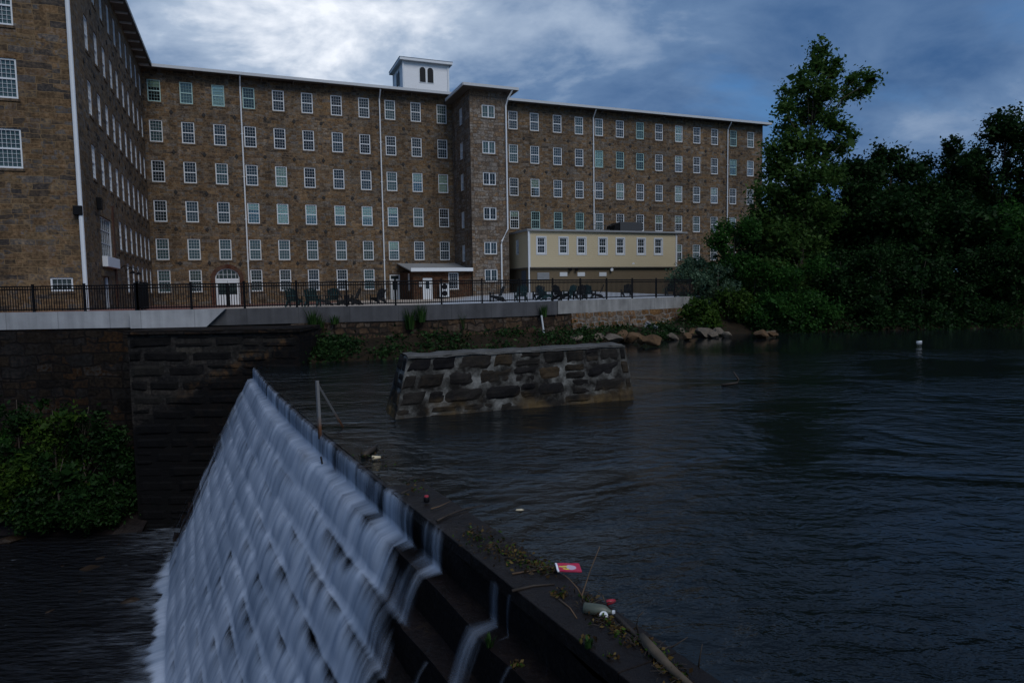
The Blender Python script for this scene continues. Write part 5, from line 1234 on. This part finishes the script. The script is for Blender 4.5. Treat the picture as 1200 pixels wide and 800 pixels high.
P = np.concatenate(P); P[:, 2] = .045 + np.abs(g.normal(size=len(P))) * .02
lm = leaf_mesh('leaf_litter', P, .045, 'leaf_litter', g); lm.materials.append(M['leaf_yel']); lm.polygons.foreach_set('material_index', (g.random(len(P)) < .3).astype(np.int32))
tag(link('leaf_litter', lm), 'fallen leaves and scraps strewn along the dam cap', 'leaf litter', kind='stuff')

m = MB(); rt_ = random.Random(44)
for x, y, n, r in [(562, 624, 10, .16), (580, 640, 12, .18), (605, 652, 12, .16), (625, 664, 14, .15), (640, 668, 8, .12), (690, 705, 12, .12), (712, 728, 10, .1), (740, 750, 12, .1), (765, 762, 10, .1), (785, 786, 14, .1), (440, 532, 10, .3), (470, 560, 10, .3), (540, 604, 8, .2)]:
    q = at_z(x, y, .05)
    for k in range(int(n * 2)):
        a = q + Vector((rt_.gauss(0, r * .6), rt_.gauss(0, r * .6), rt_.uniform(0, .02))); t = rt_.uniform(0, 6.3); l = rt_.uniform(.04, .15); e = a + Vector((math.cos(t) * l, math.sin(t) * l, rt_.uniform(-.01, .04)))
        m.tube([a, a.lerp(e, .5) + Vector((0, 0, rt_.uniform(0, .015))), e], [.004, .0035, .002], 5)
tag(m.build('twig_litter', 'darkwood'), 'tangle of small loose twigs caught along the dam cap', 'twigs', kind='stuff')
# ------------------------------------------------------------------ sky and light
SUN_AZ = math.radians(148); SUN_EL = math.radians(48)     # azimuth clockwise from +Y
sd_ = Vector((math.sin(SUN_AZ) * math.cos(SUN_EL), math.cos(SUN_AZ) * math.cos(SUN_EL), math.sin(SUN_EL)))
W = bpy.data.worlds.new('World'); SC.world = W; W.use_nodes = True; nt = W.node_tree; nt.nodes.clear()
class WT_(NT):
    def __init__(s): s.t = nt
w = WT_()
out = nt.nodes.new('ShaderNodeOutputWorld'); bg = nt.nodes.new('ShaderNodeBackground'); nt.links.new(bg.outputs[0], out.inputs[0])
sky = nt.nodes.new('ShaderNodeTexSky'); sky.sky_type = 'NISHITA'; sky.sun_disc = False; sky.sun_elevation = SUN_EL; sky.sun_rotation = SUN_AZ; sky.air_density = 1.2; sky.dust_density = .6; sky.ozone_density = 2.5
dirv = w.n('TexCoord').outputs['Generated']; sp = w.n('SeparateXYZ', {0: dirv})
zc = w.math('ADD', w.math('MAXIMUM', sp.outputs[2], 0), .38)
pv = w.n('CombineXYZ', {0: w.math('DIVIDE', sp.outputs[0], zc), 1: w.math('DIVIDE', sp.outputs[1], zc), 2: 0}).outputs[0]
n1 = w.noise(w.mapping(pv, (.85, 1.25, 1), (0, 0, .25), loc=(3.1, 1.7, 0)), 1.7, 9, .55, .25)
n2 = w.noise(w.mapping(pv, (1, 1.3, 1), loc=(8.3, 4.2, 0)), 1.2, 7, .55, .3)
B = ray(270, 0).normalized(); R2 = ray(1080, 60).normalized()
gl = w.n('VectorMath', {0: dirv, 1: tuple(B)}, operation='DOT_PRODUCT').outputs['Value']
gl = w.math('POWER', w.math('MAXIMUM', gl, 0), 9)
gb = w.n('VectorMath', {0: dirv, 1: tuple(sd_)}, operation='DOT_PRODUCT').outputs['Value']
gb = w.math('MAXIMUM', gb, 0)
n3 = w.noise(w.mapping(pv, (1.0, 1.3, 1), (0, 0, -.3), loc=(1.3, 9.2, 0)), 3.4, 10, .58, .3)
dens = w.math('ADD', n1, w.math('MULTIPLY', gl, .17))
mask = w.step(dens, .36, .53)
tex = w.math('ADD', w.math('MULTIPLY', w.step(n2, .32, .68), .6), w.math('MULTIPLY', w.step(n3, .3, .7), .4))
lum = w.math('ADD', w.math('MULTIPLY', tex, w.math('ADD', .62, w.math('MULTIPLY', gl, .4))), w.math('ADD', w.math('MULTIPLY', gl, .19), w.math('MULTIPLY', gb, .16)))
cc_ = w.ramp(lum, [(.1, (.45, 1.1, 2.5)), (.40, (1.2, 2.05, 3.6)), (.72, (3.6, 4.5, 5.9)), (1.0, (8.7, 9.1, 9.8))])
skc = w.mix(1, sky.outputs[0], (.36, .6, .86, 1), 'MULTIPLY')
col = w.mix(mask, skc, cc_)
nt.links.new(col, bg.inputs[0]); bg.inputs[1].default_value = .11
sun = bpy.data.lights.new('sun', 'SUN'); so = bpy.data.objects.new('sun', sun); COL.objects.link(so); sun.energy = 1.5; sun.angle = math.radians(30); sun.color = (1, .97, .93)
so.rotation_euler = (-sd_).to_track_quat('-Z', 'Y').to_euler()
SC.view_settings.view_transform = 'Standard'; SC.view_settings.look = 'None'; SC.view_settings.exposure = -.02; SC.view_settings.gamma = 1; SC.view_settings.use_curve_mapping = False
SC.render.engine = 'CYCLES'; SC.cycles.max_bounces = 6; SC.cycles.transparent_max_bounces = 16; SC.cycles.use_denoising = True
